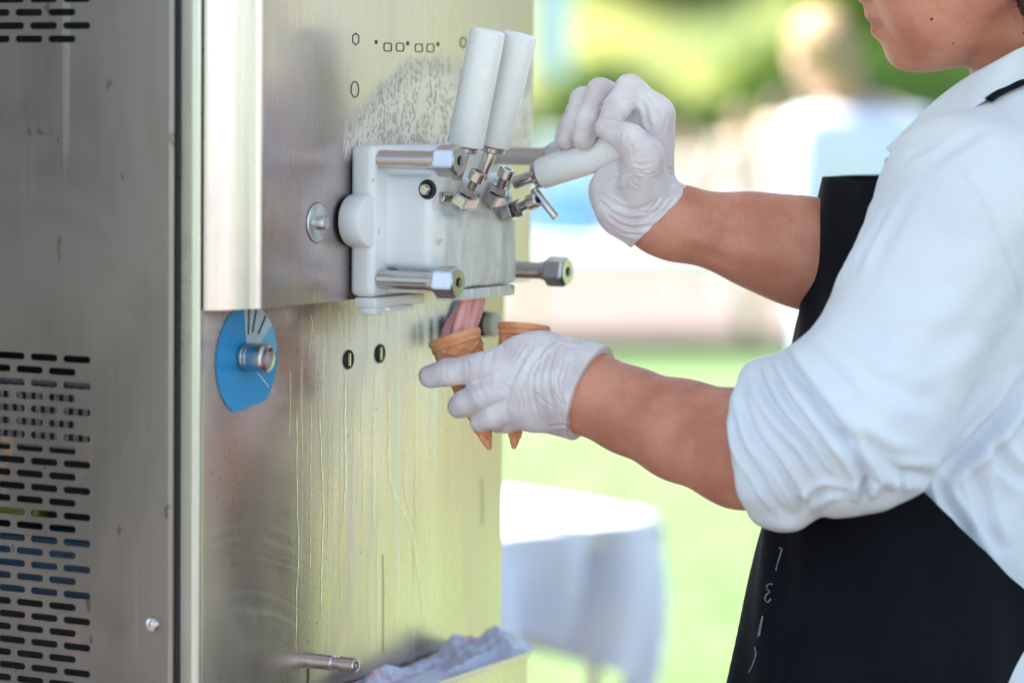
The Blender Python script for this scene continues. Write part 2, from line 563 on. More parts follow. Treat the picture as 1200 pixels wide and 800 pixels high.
def condensation(st):
    """droplets and a damp film above the dispensing head"""
    T = st['T']; x, y, z = T.sep()
    wob = T.math('MULTIPLY', T.math('SUBTRACT', T.noise(scale=(1, 12, 9), sc=1.0, detail=4), 0.5), 0.035)
    zz = T.math('ADD', z, wob); yy = T.math('ADD', y, wob)
    top = T.math('ADD', T.math('MULTIPLY', T.smooth(y, 0.18, 0.33), 0.055), 1.408)
    m = T.math('MULTIPLY', T.smooth(T.math('SUBTRACT', top, zz), -0.008, 0.016), T.math('MULTIPLY', T.smooth(yy, 0.186, 0.198), T.smooth(z, 1.36, 1.372)))
    fade = T.smooth(T.math('SUBTRACT', top, zz), 0.002, 0.034)
    drop = None
    for sc_, th, lo_ in ((190, (0.46, 0.56), (1, 1, 1)), (340, (0.40, 0.54), (4, 2, 7))):
        vo = T.node('ShaderNodeTexVoronoi'); vo.inputs['Scale'].default_value = sc_
        T.link(T.coord((1, 1, 0.5), lo_), vo.inputs['Vector'])
        dd = T.smooth(vo.outputs['Distance'], 0.46, 0.22)
        pick = T.smooth(T.noise(scale=(1, 60, 22), sc=1.0, detail=3, loc=lo_), *th)
        dd = T.math('MULTIPLY', T.math('MULTIPLY', dd, pick), m)
        rim = T.math('MULTIPLY', dd, T.smooth(vo.outputs['Distance'], 0.10, 0.28))
        drop = (dd, rim) if drop is None else (T.math('MAXIMUM', drop[0], dd), T.math('MAXIMUM', drop[1], rim))
    c = T.mix(T.math('MULTIPLY', m, 0.55), st['c'], (0.58, 0.52, 0.47))
    c = T.mix(T.math('MULTIPLY', T.math('MULTIPLY', m, fade), 0.8), c, (0.86, 0.77, 0.73))
    c = T.mix(T.math('MULTIPLY', drop[1], 0.62), c, (0.20, 0.16, 0.13))
    drop = drop[0]
    st['metal'] = T.math('SUBTRACT', 1.0, T.math('MULTIPLY', m, 0.5))
    st['c'] = c
    st['r'] = T.math('ADD', st['r'], T.math('MULTIPLY', m, 0.16))
    st['n'] = T.bump(drop, 0.9, 0.0015, st['n'])
    # scratches
    for rot, sc, lo in ((0.6, 26, (0, 0, 0)), (-0.9, 22, (0, 2, 1))):
        n = T.node('ShaderNodeTexNoise'); n.inputs['Scale'].default_value = 1.0; n.inputs['Detail'].default_value = 2
        T.link(T.coord((1, sc * 6, 1.2), lo, (rot, 0, 0)), n.inputs['Vector'])
        st['c'] = T.mix(T.math('MULTIPLY', T.smooth(n.outputs['Fac'], 0.70, 0.74), 0.35), st['c'], (0.75, 0.72, 0.68))


def rusty(st):
    T = st['T']; x, y, z = T.sep()
    zone = T.math('MULTIPLY', T.smooth(z, 1.20, 1.12), T.smooth(x, -0.09, -0.12))
    n = T.noise(scale=(34, 34, 14), sc=1.0, detail=5, rough=0.7, loc=(1, 0, 4))
    a = T.math('MULTIPLY', zone, T.smooth(n, 0.59, 0.67))
    st['c'] = T.mix(T.math('MULTIPLY', a, 0.8), st['c'], (0.26, 0.12, 0.05))
    sp = T.smooth(T.noise(scale=(60, 60, 35), sc=1.0, detail=2, loc=(3, 3, 3)), 0.71, 0.75)
    st['c'] = T.mix(T.math('MULTIPLY', sp, 0.7), st['c'], (0.12, 0.10, 0.09))
    run = T.smooth(T.noise(scale=(55, 55, 1.3), sc=1.0, detail=2, loc=(0, 9, 2)), 0.66, 0.72)
    st['c'] = T.mix(T.math('MULTIPLY', run, 0.22), st['c'], (0.75, 0.74, 0.74))
    st['metal'] = T.math('SUBTRACT', 1.0, T.math('MULTIPLY', a, 0.8))


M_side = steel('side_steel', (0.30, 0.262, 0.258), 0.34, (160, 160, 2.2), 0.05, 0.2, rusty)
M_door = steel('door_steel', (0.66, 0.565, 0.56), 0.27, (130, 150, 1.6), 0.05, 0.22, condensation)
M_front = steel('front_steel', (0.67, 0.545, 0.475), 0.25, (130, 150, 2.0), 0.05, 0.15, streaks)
M_frame = steel('frame_steel', (0.58, 0.56, 0.55), 0.26, (180, 180, 2.0), 0.04, 0.2)
M_bolt = steel('turned_steel', (0.62, 0.59, 0.57), 0.20, (8, 260, 260), 0.03, 0.35)
M_small = steel('stainless_parts', (0.55, 0.52, 0.50), 0.20, (60, 60, 60), 0.02, 0.18)
M_gasket = simple('black_rubber', (0.012, 0.012, 0.013), 0.55)
M_inside = simple('dark_interior', (0.018, 0.019, 0.022), 0.7)
M_rad = simple('radiator_fins', (0.30, 0.31, 0.33), 0.5, 0.6, 0.2, 300)
M_blue_int = simple('blue_motor_paint', (0.02, 0.06, 0.11), 0.45)
M_print = simple('dark_print', (0.045, 0.035, 0.03), 0.5)


def pom():
    m, nt, b = new_mat('white_plastic'); T = NT(nt)
    n = T.noise(sc=16, detail=5); d = T.noise(sc=60, detail=4, loc=(4, 4, 4))
    c = T.mix(T.math('MULTIPLY', T.smooth(n, 0.55, 0.8), 0.25), (0.83, 0.825, 0.84), (0.74, 0.70, 0.65))
    c = T.mix(T.math('MULTIPLY', T.smooth(d, 0.68, 0.74), 0.5), c, (0.42, 0.30, 0.22))
    T.link(c, b.inputs['Base Color']); b.inputs['Roughness'].default_value = 0.33
    b.inputs['Subsurface Weight'].default_value = 0.25; b.inputs['Subsurface Radius'].default_value = (0.01, 0.01, 0.01)
    T.link(T.bump(d, 0.05, 0.001), b.inputs['Normal'])
    return m


def frosted():
    m, nt, b = new_mat('frosted_plastic'); T = NT(nt)
    n = T.noise(scale=(90, 90, 45), sc=1.0, detail=6, rough=0.75)
    s = T.noise(scale=(90, 90, 9), sc=1.0, detail=3, loc=(2, 0, 0))
    x, y, z = T.sep(); fr = T.smooth(x, 0.104, 0.116)
    c = T.mix(T.smooth(n, 0.35, 0.7), (0.68, 0.66, 0.62), (0.83, 0.82, 0.80))
    c = T.mix(T.math('MULTIPLY', T.smooth(s, 0.56, 0.64), 0.85), c, (0.88, 0.88, 0.86))
    st_ = T.smooth(T.noise(sc=70, detail=4, loc=(1, 7, 3)), 0.66, 0.72)
    c = T.mix(T.math('MULTIPLY', st_, 0.5), c, (0.45, 0.30, 0.22))
    c = T.mix(fr, (0.83, 0.825, 0.84), c)
    T.link(c, b.inputs['Base Color']); b.inputs['Roughness'].default_value = 0.28
    T.link(T.math('MULTIPLY', fr, 0.12), b.inputs['Transmission Weight'])
    b.inputs['Subsurface Weight'].default_value = 0.3; b.inputs['Subsurface Radius'].default_value = (0.01, 0.01, 0.01)
    T.link(T.bump(T.math('MULTIPLY', n, fr), 0.5, 0.0012), b.inputs['Normal'])
    return m


M_pom = pom(); M_frost = frosted()
M_grip = simple('lever_grip_plastic', (0.84, 0.835, 0.835), 0.28, 0, 0.004, 8, sss=0.2)

# ------------------------------------------------------------------ the machine
mach = empty('ice_cream_machine', (-0.3, 0.28, 0), 'tall stainless steel soft serve ice cream machine with white dispensing head and three levers', 'ice cream machine')
ZS, ZT = 1.2350, 1.62                       # split between lower panel and door, top of the machine

# side panel with its ventilation slots
mb = MB(); YP = -0.012; TH = 0.0015
PX, PZ, SA, SR = 0.0361, 0.01175, 0.0116, 0.00310
angs = sorted(set([math.atan2(sy * PZ / 2, sx * PX / 2) for sx in (-1, 1) for sy in (-1, 1)] + [k * math.pi / 6 for k in range(-5, 7)] + [math.atan2(SR * math.sin(q), sg * (SA + SR * math.cos(q))) for sg in (-1, 1) for q in np.linspace(-math.pi / 2, math.pi / 2, 9)]))


def stad(t):
    c, s = math.cos(t), math.sin(t)
    if abs(s) > 1e-6 and abs(SR / s * c) <= SA: return SR / abs(s) * c, SR / abs(s) * s
    sg = 1 if c > 0 else -1; bq = SA * sg * c
    L = bq + math.sqrt(max(bq * bq - (SA * SA - SR * SR), 0)); return L * c, L * s


def rect(t):
    c, s = math.cos(t), math.sin(t); k = min(PX / 2 / abs(c) if abs(c) > 1e-9 else 1e9, PZ / 2 / abs(s) if abs(s) > 1e-9 else 1e9)
    return k * c, k * s


INN = [stad(t) for t in angs]; OUT = [rect(t) for t in angs]; NA = len(angs)


def slot_field(z0, rows, first_a):
    for r in range(rows):
        z = z0 - r * PZ; a = (r + first_a) % 2 == 0
        x0 = -0.122 if a else -0.138
        for c in range(13):
            x = x0 - c * PX
            vs = [(x + p[0], YP, z + p[1]) for p in OUT] + [(x + p[0], YP, z + p[1]) for p in INN] + [(x + p[0], YP + TH, z + p[1]) for p in INN]
            fs = [(k, (k + 1) % NA, NA + (k + 1) % NA, NA + k) for k in range(NA)] + [(NA + k, NA + (k + 1) % NA, 2 * NA + (k + 1) % NA, 2 * NA + k) for k in range(NA)]
            mb.add(vs, fs)
        xr = x0 + PX / 2; xl = x0 - 12.5 * PX
        for (p, q) in ((xr, -0.0235), (-0.62, xl)):
            mb.add([(p, YP, z - PZ / 2), (q, YP, z - PZ / 2), (q, YP, z + PZ / 2), (p, YP, z + PZ / 2)], [(0, 1, 2, 3)])


zb0, nb = 1.1872, 50
zt0, ntp = 1.4705 + 8 * PZ, 9
slot_field(zb0, nb, 0); slot_field(zt0, ntp, 1)
for (lo, hi) in ((0.08, zb0 - (nb - .5) * PZ), (zb0 + PZ / 2, zt0 - (ntp - .5) * PZ), (zt0 + PZ / 2, ZT)):
    mb.add([(-0.62, YP, lo), (-0.0235, YP, lo), (-0.0235, YP, hi), (-0.62, YP, hi)], [(0, 1, 2, 3)])
# folded edge by the corner post
fold = [(-0.0235 + 0.0035 * math.sin(t), YP + 0.0035 - 0.0035 * math.cos(t)) for t in np.linspace(0, math.pi / 2, 7)] + [(-0.020, YP + 0.02)]
mb.grid([[(x, y, 0.08) for x, y in fold], [(x, y, ZT) for x, y in fold]])
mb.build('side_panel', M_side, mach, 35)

sc_p = onY(179, 731, YP)
MB().lathe(sc_p, (0, -1, 0), [(0, 0.0068), (0.0012, 0.0066), (0.003, 0.0052), (0.0042, 0.0028), (0.0046, 0)], 20).build('dome_screw', M_small, mach)

mb = MB().box((-0.62, 0.085, 0.08), (-0.03, 0.572, ZT - 0.002)); mb.build('cabinet', M_inside, mach)
MB().box((-0.62, YP + 0.004, 0.08), (-0.03, 0.085, 0.12)).build('floor_pan', M_inside, mach)
mb = MB().box((-0.625, YP - 0.001, ZT), (0.0, 0.575, ZT + 0.01), 0.003); mb.build('top_panel', M_frame, mach)
mb = MB().box((-0.628, YP, 0.08), (-0.622, 0.575, ZT)); mb.build('back_panel', M_side, mach)
mb = MB()
for k in range(46): mb.box((-0.60 + k * 0.0105, 0.018, 1.105), (-0.594 + k * 0.0105, 0.06, 1.158))
mb.box((-0.61, 0.03, 1.10), (-0.06, 0.075, 1.162)); mb.build('condenser', M_rad, mach)
MB().box((-0.46, 0.012, 0.965), (-0.10, 0.07, 1.022), 0.01).cyl((-0.46, 0.05, 0.80), (-0.06, 0.05, 0.80), 0.035).build('motor_housing', M_blue_int, mach)
MB().cyl((-0.52, 0.03, 1.047), (-0.19, 0.03, 1.040), 0.008).build('hose', simple('yellow_hose', (0.22, 0.20, 0.03), 0.5), mach)

# corner post: gasket, flat strip, rounded edge
MB().box((-0.0198, -0.0065, 0.08), (-0.0150, 0.03, ZT)).build('gasket', M_gasket, mach)
prof = [(-0.0152, 0.02), (-0.0152, -0.0050), (-0.0146, -0.0058), (-0.0030, -0.0060)]
prof += [(-0.0030 + 0.0058 * math.sin(t), -0.0002 - 0.0058 * math.cos(t)) for t in np.linspace(0.05, math.pi / 2, 10)]
prof += [(0.0027, 0.0025), (0.0020, 0.0040), (-0.004, 0.0044), (-0.004, 0.02)]
mb = MB(); mb.prism([(x, y, 0.08) for x, y in prof], (0, 0, ZT - 0.085)); mb.build('corner_post', M_frame, mach, 30)
MB().box((-0.004, 0.0047, 0.10), (0.0, 0.5655, ZS + 0.012), 0.0012).build('front_panel', M_front, mach)
MB().box((-0.028, 0.552, 0.08), (-0.0042, 0.573, ZT)).build('rear_post', M_frame, mach)

# door with slanted edge
dp = [(0.0045, 0.0000), (0.0060, -0.0012), (0.0078, 0.0004)]
for t in np.linspace(0, 1, 9):
    dp.append((0.0078 + (0.0265 - 0.0078) * t + 0.0022 * math.sin(math.pi * t), 0.0008 + (0.0400 - 0.0008) * t))
for t in np.linspace(0.0, 1.0, 7)[1:]:
    ang = math.radians(26 + 64 * t); dp.append((0.0265 + 0.0065 * (math.sin(ang) - math.sin(math.radians(26))) / (1 - math.sin(math.radians(26))), 0.0400 + 0.012 * t))
dp += [(0.0330, 0.558), (0.0322, 0.5605), (0.030, 0.562), (0.0045, 0.562)]
mb = MB(); mb.prism([(x, y, ZS + 0.0005) for x, y in dp], (0, 0, ZT - ZS - 0.004))
mb.build('door', M_door, mach, 22)
DX = 0.0331

# prints on the door: outlines of buttons, dots
def outline(pts, wd=0.0011, close=True):
    p = list(pts) + [pts[0]] if close else pts
    return MB().ribbon(p, wd, 0.0003, (1, 0, 0))


def hexo(c, w, h): return [c + np.array([0, y * w, z * h]) for y, z in ((-.5, .28), (0, .5), (.5, .28), (.5, -.28), (0, -.5), (-.5, -.28))]
def rro(c, w, h):
    out = []
    for k in range(24):
        t = 2 * math.pi * k / 24; out.append(c + np.array([0, math.copysign(abs(math.cos(t)) ** 0.45, math.cos(t)) * w / 2, math.copysign(abs(math.sin(t)) ** 0.45, math.sin(t)) * h / 2]))
    return out


for (x, y) in ((417, 46), (543, 50)): outline(hexo(onX(x, y, DX), 0.011, 0.0105)).build('hexagon_mark', M_print, mach)
for (x, y) in ((454.5, 55.5), (469, 55.5), (491, 56.5), (504.5, 56.5)): outline(rro(onX(x, y, DX), 0.0138, 0.0075)).build('button_outline', M_print, mach)
for (x, y) in ((441, 49.5), (478, 51), (513.5, 52)): MB().lathe(onX(x, y, DX), (1, 0, 0), [(0, 0.0021), (0.0004, 0.0021), (0.0004, 0)], 12).build('indicator_dot', M_print, mach)
outline([onX(416, 105, DX) + np.array([0, .0068 * math.cos(t), .0072 * math.sin(t)]) for t in np.linspace(0, 2 * math.pi, 30, endpoint=False)], 0.001).build('round_window', M_print, mach)
lk = onX(371.5, 261, DX)
MB().lathe(lk, (1, 0, 0), [(0, 0.0178), (0.001, 0.0176), (0.0016, 0.0165), (0.0016, 0.0)], 36).build('lock_plate', simple('lock_plate_metal', (0.72, 0.72, 0.75), 0.25, 0.7), mach)
lkb = MB().lathe(lk + np.array([0.0016, 0, 0]), (1, 0, 0), [(0, 0.0066), (0.006, 0.0063), (0.0085, 0.005), (0.0085, 0.0)], 24); lkb.build('lock_barrel', M_small, mach)
outline([lk + 0.0181 * np.array([0, math.cos(t), math.sin(t)]) for t in np.linspace(0, 2 * math.pi, 36, endpoint=False)], 0.0008).build('lock_ring', M_print, mach)

# dial: blue disc with pale sector, turned steel knob
dc = onX(289, 421, 0.0006); DR = 0.0500
def disc_r(t):                                # cut straight at its lower side
    r = DR
    c = math.cos(t + math.radians(82))
    if c > 0: r = min(r, 0.0435 / c)
    return r
mb = MB(); N = 72
def yz(t, r): return dc + np.array([0, r * math.cos(t), r * math.sin(t)])
ring = [yz(2 * math.pi * k / N, disc_r(2 * math.pi * k / N)) for k in range(N)]
mb.prism(ring, (0.0006, 0, 0)); mb.build('dial_disc', simple('blue_print', (0.018, 0.29, 0.62), 0.32, 0, 0.06, 12), mach)
mb = MB(); t0, t1 = math.radians(97), math.radians(36)
pts = [dc + np.array([0.0007, 0.0, 0.0])] + [yz(t, DR * 0.985) + np.array([0.0007, 0, 0]) for t in np.linspace(t0, t1, 16)]
mb.prism(pts, (0.0003, 0, 0)); mb.build('dial_scale', simple('pale_print', (0.52, 0.64, 0.70), 0.4), mach)
mb = MB(); pts = [dc + np.array([0.0007, 0, 0])] + [yz(t, DR * 0.985) + np.array([0.0007, 0, 0]) for t in np.linspace(t1, math.radians(4), 9)]
mb.prism(pts, (0.0003, 0, 0)); mb.build('dial_scale', simple('light_blue_print', (0.16, 0.46, 0.66), 0.4), mach)
for a_, r1, r2 in ((88, .45, .92), (73, .5, .95), (52, .55, .95)):
    t = math.radians(a_); p = np.array([0.0013, 0, 0])
    pts = [yz(t, DR * r) + p + np.array([0, 0.0006 * math.sin(r * 60), 0]) for r in np.linspace(r1, r2, 14)]
    MB().ribbon(pts, 0.0022, 0.0002, (1, 0, 0)).build('dial_lettering', M_print, mach)
for a_ in (97, 80, 64, 36):
    t = math.radians(a_); MB().ribbon([yz(t, DR * .3) + np.array([0.0011, 0, 0]), yz(t, DR * .97) + np.array([0.0011, 0, 0])], 0.0008, 0.0002, (1, 0, 0)).build('dial_line', simple('white_print', (0.8, 0.82, 0.84), 0.4), mach)
t = math.radians(-38); MB().ribbon([yz(t, DR * .3) + np.array([0.0008, 0, 0]), yz(t, DR * .9) + np.array([0.0008, 0, 0])], 0.0009, 0.0002, (1, 0, 0)).build('dial_line', bpy.data.materials['white_print'], mach)
kn = onX(286, 418, 0.0012)
MB().lathe(kn, (1, 0, 0), [(0, 0.0120), (0.002, 0.0130), (0.004, 0.0130), (0.0045, 0.0126), (0.005, 0.0130), (0.008, 0.0130), (0.0084, 0.0127), (0.0088, 0.0130), (0.0235, 0.0130), (0.0252, 0.0120), (0.0258, 0.0105), (0.0258, 0)], 40).build('dial_knob', M_bolt, mach, 30)
e = kn + np.array([0.0262, 0.004, 0.0075]); MB().cyl(e, e + np.array([0.001, 0, 0]), 0.0018, 12).build('knob_mark', M_print, mach)

# two black plugs in the lower panel
for (x, y) in ((408, 421), (445, 414)):
    p = onX(x, y, 0.0)
    MB().lathe(p, (1, 0, 0), [(0, 0.0094), (0.0012, 0.0092), (0.0016, 0.0080), (0.0006, 0.0072), (0.0006, 0)], 28).build('black_plug', M_gasket, mach)
    MB().box(p + np.array([0.0006, -0.0022, -0.0062]), p + np.array([0.0022, 0.0022, 0.0062]), 0.0007).build('plug_slot', M_small, mach)
p0 = onX(358, 772.5, 0.0)
MB().lathe(p0, (1, 0, 0), [(0, 0.0072), (0.030, 0.0072), (0.0308, 0.0066), (0.0315, 0.0056), (0.0375, 0.0056), (0.0382, 0.0066), (0.039, 0.0072), (0.0545, 0.0070), (0.0558, 0.0060), (0.0560, 0.004), (0.054, 0.0036), (0.054, 0)], 32).build('tray_pin', M_small, mach, 30)

# ---- dispensing head
mb = MB().box((0.0335, 0.196, 1.2385), (0.0600, 0.444, 1.3785), 0.0075, 4)
mb.cyl((0.0350, 0.1965, 1.309), (0.0585, 0.1965, 1.309), 0.0248, 48, 0.004)
head = mb.build('dispensing_head', M_pom, mach, 40)
nz = SDF(0.0014, 0.010)
LY = (0.266, 0.314, 0.352)
nz.box((0.081, 0.2935, 1.3085), (0.026, 0.0760, 0.0435), 0.006)
nz.box((0.096, 0.2960, 1.2800), (0.0225, 0.0725, 0.0350), 0.007, k=.012)
for y in LY: nz.rc((0.1005, y, 1.256), (0.1000, y, 1.324), 0.0205, 0.0190, k=0.006)
nz.cut((0, 0, 1.2460), (0, 0, -1), 0.002); nz.cut((0.058, 0, 0), (-1, 0, 0), 0.001)
V, Q = nz.surf(smooth=2); link('valve_block', finish(np_mesh('valve_block', V, Q), M_frost, 180), mach)
MB().box((0.038, 0.199, 1.2285), (0.062, 0.290, 1.2380), 0.002).box((0.042, 0.2, 1.2220), (0.060, 0.216, 1.2290), 0.002).box((0.050, 0.216, 1.2245), (0.066, 0.262, 1.2290), 0.0015).build('lower_lip', M_frost, mach)
MB().box((0.092, 0.256, 1.2350), (0.1215, 0.360, 1.2452), 0.002).build('nozzle_lip', M_frost, mach)
MB().box((0.061, 0.219, 1.2425), (0.094, 0.365, 1.2630), 0.002).build('lower_lip', M_frost, mach)

# clamp bolts: rod with a hexagonal nut
me_rod = MB().lathe((0, 0, 0), (1, 0, 0), [(0, 0.0086), (0.052, 0.0086), (0.056, 0.0094), (0.060, 0.0108), (0.060, 0)], 36).mesh('clamp_bolt'); finish(me_rod, M_bolt, 30)
hexm = MB()
hexm.lathe((0.0, 0, 0), (1, 0, 0), [(0, 0), (0, 0.0128), (0.0022, 0.0152), (0.0198, 0.0152), (0.0222, 0.0132), (0.0222, 0.0045), (0.012, 0.0045), (0.012, 0)], 6, 0.35)
me_nut = hexm.mesh('hex_nut'); finish(me_nut, M_small, 20)
bmx = bmesh.new(); bmx.from_mesh(me_nut); bmesh.ops.bevel(bmx, geom=list(bmx.edges), offset=0.0008, segments=2, affect='EDGES', clamp_overlap=True); bmx.to_mesh(me_nut); bmx.free(); me_nut.shade_smooth(); me_nut.set_sharp_from_angle(angle=math.radians(25))
me_sock = MB().lathe((0.0222, 0, 0), (1, 0, 0), [(0.0002, 0.0126), (0.0006, 0.0120), (0.0006, 0.0052), (-0.004, 0.0048), (-0.004, 0)], 32).mesh('nut_face'); finish(me_sock, M_small, 25)
me_hole = MB().lathe((0.0222, 0, 0), (1, 0, 0), [(-0.003, 0.0047), (-0.0030, 0)], 20).mesh('nut_socket'); finish(me_hole, M_gasket, 25)
for (y, z) in ((0.2085, 1.3655), (0.2085, 1.2550), (0.428, 1.3665), (0.428, 1.2550)):
    o = link('clamp_bolt', me_rod, mach, (0.0602, y, z), False); o.location = Vector((0.0602, y, z)) - mach.location
    for nm, mm in (('hex_nut', me_nut), ('nut_face', me_sock), ('nut_socket', me_hole)):
        q = link(nm, mm, o, None, False); q.location = (0.0602, 0, 0)

pp = onY(502, 222, 0.2185)
MB().lathe(pp + np.array([0, 0.001, 0]), (0, -1, 0), [(0, 0.0052), (0.0085, 0.0050), (0.010, 0.0040), (0.010, 0)], 24).build('valve_pin', M_small, mach)
tor = []
for k in range(28):
    a_ = 2 * math.pi * k / 28
    tor.append([pp + np.array([math.cos(a_) * (0.0072 + 0.002 * math.cos(q)), -0.0015 - 0.0018 * math.sin(q), math.sin(a_) * (0.0072 + 0.002 * math.cos(q))]) for q in np.linspace(0, 2 * math.pi, 10, endpoint=False)])
tor.append(tor[0]); MB().grid(tor, True).build('seal_ring', M_gasket, mach)

# levers
def lever(Y, g0, g1, r0, r1, rod0, blk, cap, tail=None):
    G0, G1, R0 = onY(*g0, Y), onY(*g1, Y), onY(*rod0, Y)
    d = G1 - G0; L = np.linalg.norm(d); d /= L
    lv = MB().lathe(G0, d, [(0, 0), (0, r0 - .002), (0.0006, r0 - 0.0006), (0.002, r0), (L * .5, (r0 + r1) / 2), (L - 0.003, r1), (L - .001, r1 - .001), (L, r1 - 0.003), (L, 0)], 48).build('lever', M_grip, mach, 35)
    MB().lathe(G0 - d * 0.0062, d, [(0, 0), (0, 0.0105), (0.0012, 0.0128), (0.005, 0.0132), (0.006, 0.0120), (0.006, 0)], 32).build('lever_collar', M_small, lv, 30)
    MB().cyl(R0, G0 - d * 0.005, 0.0062, 24).build('lever_rod', M_bolt, lv)
    B = onX(*blk, 0.1255); Cc = onY(*cap, B[1]); e = Cc - B; Ls = np.linalg.norm(e); e /= Ls
    side = np.array([0, 1.0, 0]); nn = np.cross(side, e)
    def ob(mb, c, h):                      # box with axes (nn, side, e)
        c = np.asarray(c); P = []
        bmq = bmesh.new(); bmesh.ops.create_cube(bmq, size=2.0)
        bmesh.ops.bevel(bmq, geom=list(bmq.edges), offset=0.18, segments=2, affect='EDGES'); bmq.verts.index_update()
        mb.add([c + nn * v.co.x * h[0] + side * v.co.y * h[1] + e * v.co.z * h[2] for v in bmq.verts], [[v.index for v in f.verts] for f in bmq.faces]); bmq.free(); return mb
    ob(MB(), B, (0.0075, 0.0135, 0.0052)).cyl(B - e * 0.009, B, 0.0042, 16).build('clevis', M_small, lv, 30)
    MB().lathe(B + e * 0.0054, e, [(0, 0.007), (0.001, 0.0088), (0.0065, 0.0088), (0.0075, 0.0072), (0.0075, 0)], 6, 0.3).build('lock_nut', M_small, lv, 20)
    th = [(0, 0.0046)]
    h = 0.0
    while h < Ls - 0.012: th += [(h + .0004, 0.0040), (h + .0009, 0.0048)]; h += 0.0011
    MB().lathe(B + e * 0.012, e, th, 20).build('screw_thread', M_small, lv, 20)
    c0 = B + e * (Ls - 0.0045)
    MB().lathe(c0, e, [(0, 0), (0, 0.0066), (0.0008, 0.0076), (0.0090, 0.0076), (0.0100, 0.0066), (0.0100, 0.0038), (0.0055, 0.0036), (0.0055, 0)], 28).build('cap_screw', M_small, lv, 25)
    MB().lathe(c0 + e * 0.0057, e, [(0, 0.0036), (0.0001, 0)], 6).build('screw_socket', M_gasket, lv, 20)
    return lv


lever(LY[0], (545, 171), (572, 35), 0.0172, 0.0166, (533, 212), (545.5, 235), (558.6, 207))
lever(LY[1], (577, 171), (609, 40), 0.0166, 0.0168, (563, 208), (580.5, 233), (592.7, 204))
l3 = lever(LY[2], (634, 204), (744, 167), 0.0148, 0.0162, (603, 214.5), (598, 248), (624, 236.5))
q0 = onY(625, 222, LY[2] - 0.006); q1 = onY(652, 255, LY[2] - 0.006)
MB().cyl(q0, q1, 0.0040, 20).build('release_pin', M_bolt, l3)
MB().cyl((0.108, 0.235, 1.331), (0.108, 0.368, 1.331), 0.005).build('pivot_rod', M_small, mach)
for k, y in enumerate(LY): MB().cyl((0.103, y, 1.318), (0.109, y, 1.347), 0.0105, 28).build('plunger', M_frost, mach)

# bluish hose end seen behind the cone
hp = onX(556, 366, 0.02)
MB().cyl((0.0, 0.4735, hp[2] - 0.012), (0.030, 0.4735, hp[2] - 0.012), 0.013, 28).build('drain_tube', M_gasket, mach)
MB().cyl((0.030, 0.4735, hp[2] - 0.012), (0.040, 0.4735, hp[2] - 0.012), 0.0125, 28).build('drain_cap', simple('drain_cap_plastic', (0.62, 0.60, 0.50), 0.4), mach)
MB().lathe((0.0006, 0.4735, hp[2] - 0.012), (1, 0, 0), [(0, 0.0285), (0.0006, 0.0283), (0.0006, 0)], 40).build('drain_disc', bpy.data.materials['blue_print'], mach)

# drip tray on the panel
far = onY(620, 764, 0.50); TX = float(far[0]); TZ = float(far[2])
mb = MB().box((0.0008, 0.10, TZ - 0.085), (TX, 0.50, TZ), 0.003); mb.build('drip_tray', M_front, mach)
MB().box((TX - 0.0015, 0.099, TZ - 0.004), (TX + 0.0022, 0.5015, TZ + 0.002), 0.001).build('tray_rim', M_small, mach)
# feet
for x in (-0.57, -0.08):
    for y in (0.04, 0.52):
        c = link('caster', finish(MB().cyl((x, y - 0.012, 0.035), (x, y + 0.012, 0.035), 0.035, 24).mesh('caster'), M_gasket), mach)
        MB().box((x - 0.02, y - 0.018, 0.03), (x + 0.02, y + 0.018, 0.081), 0.003).build('caster_fork', M_small, c)
print('TRAY', TX, TZ)

# dried runs of milk on the lower panel, slightly raised
M_run = simple('dried_milk', (0.98, 0.93, 0.86), 0.34, 0.92, 0.02, 40); M_brn = simple('brown_residue', (0.22, 0.13, 0.07), 0.6, 0, 0.15, 60)
runs = [(((348, 470), (348, 530), (348.5, 597), (350, 646), (347.5, 700), (347, 770)), .0017), (((365, 462), (364, 540), (364, 620), (363, 690)), .0012), (((374, 470), (377, 540), (379, 597), (377, 660), (376, 722)), .0020),
        (((405, 440), (404.5, 500), (405, 560), (403, 604)), .0024), (((425, 436), (424, 500), (425.5, 560), (425, 624)), .0016), (((439, 432), (438, 530), (438, 612), (442, 626), (442, 700), (442, 768)), .0018),
        (((456, 428), (456, 500), (456, 549), (461, 575), (472, 598), (481, 618), (488, 660), (494, 700), (496, 724)), .0023), (((475, 530), (475, 560), (476, 584), (486, 612)), .0022), (((487, 428), (487, 520), (487, 612)), .0016),
        (((340, 432), (340.5, 470), (339, 512)), .0012), (((354, 420), (353, 470), (355, 540)), .0010), (((413, 452), (414, 520), (413, 590), (415, 650)), .0009), (((466, 424), (466, 470), (465, 520)), .0011), (((398, 606), (398, 660), (400, 720)), .0009), (((508, 440), (507, 500), (509, 560)), .0009),
        (((363, 366), (366, 380), (363, 402), (362, 424)), .0012), (((398, 364), (397, 380), (402, 400)), .0012), (((385, 480), (385, 560), (384, 640)), .0008), (((432, 640), (431, 700), (433, 750)), .0009)]
for ln, w_ in runs:
    P = spline([onX(x, y, 0.0003) for x, y in ln], 40)
    rr_ = random.Random(len(ln) * 7 + int(w_ * 1e5)); ph = rr_.random() * 6
    L_, R_ = [], []
    for i, p in enumerate(P):
        t = i / 39; ww = w_ * (.55 + .45 * math.sin(i * .7 + ph) ** 2) * min(1, t * 8 + .2, (1 - t) * 6 + .5); p = p + np.array([0, .0004 * math.sin(i * .9 + ph), 0])
        L_.append(p + np.array([0, -ww / 2, 0])); R_.append(p + np.array([0, ww / 2, 0]))
    MB().grid([[l, (l + r) / 2 + np.array([.00006, 0, 0]), r] for l, r in zip(L_, R_)]).build('dried_run', M_run, mach, 180)
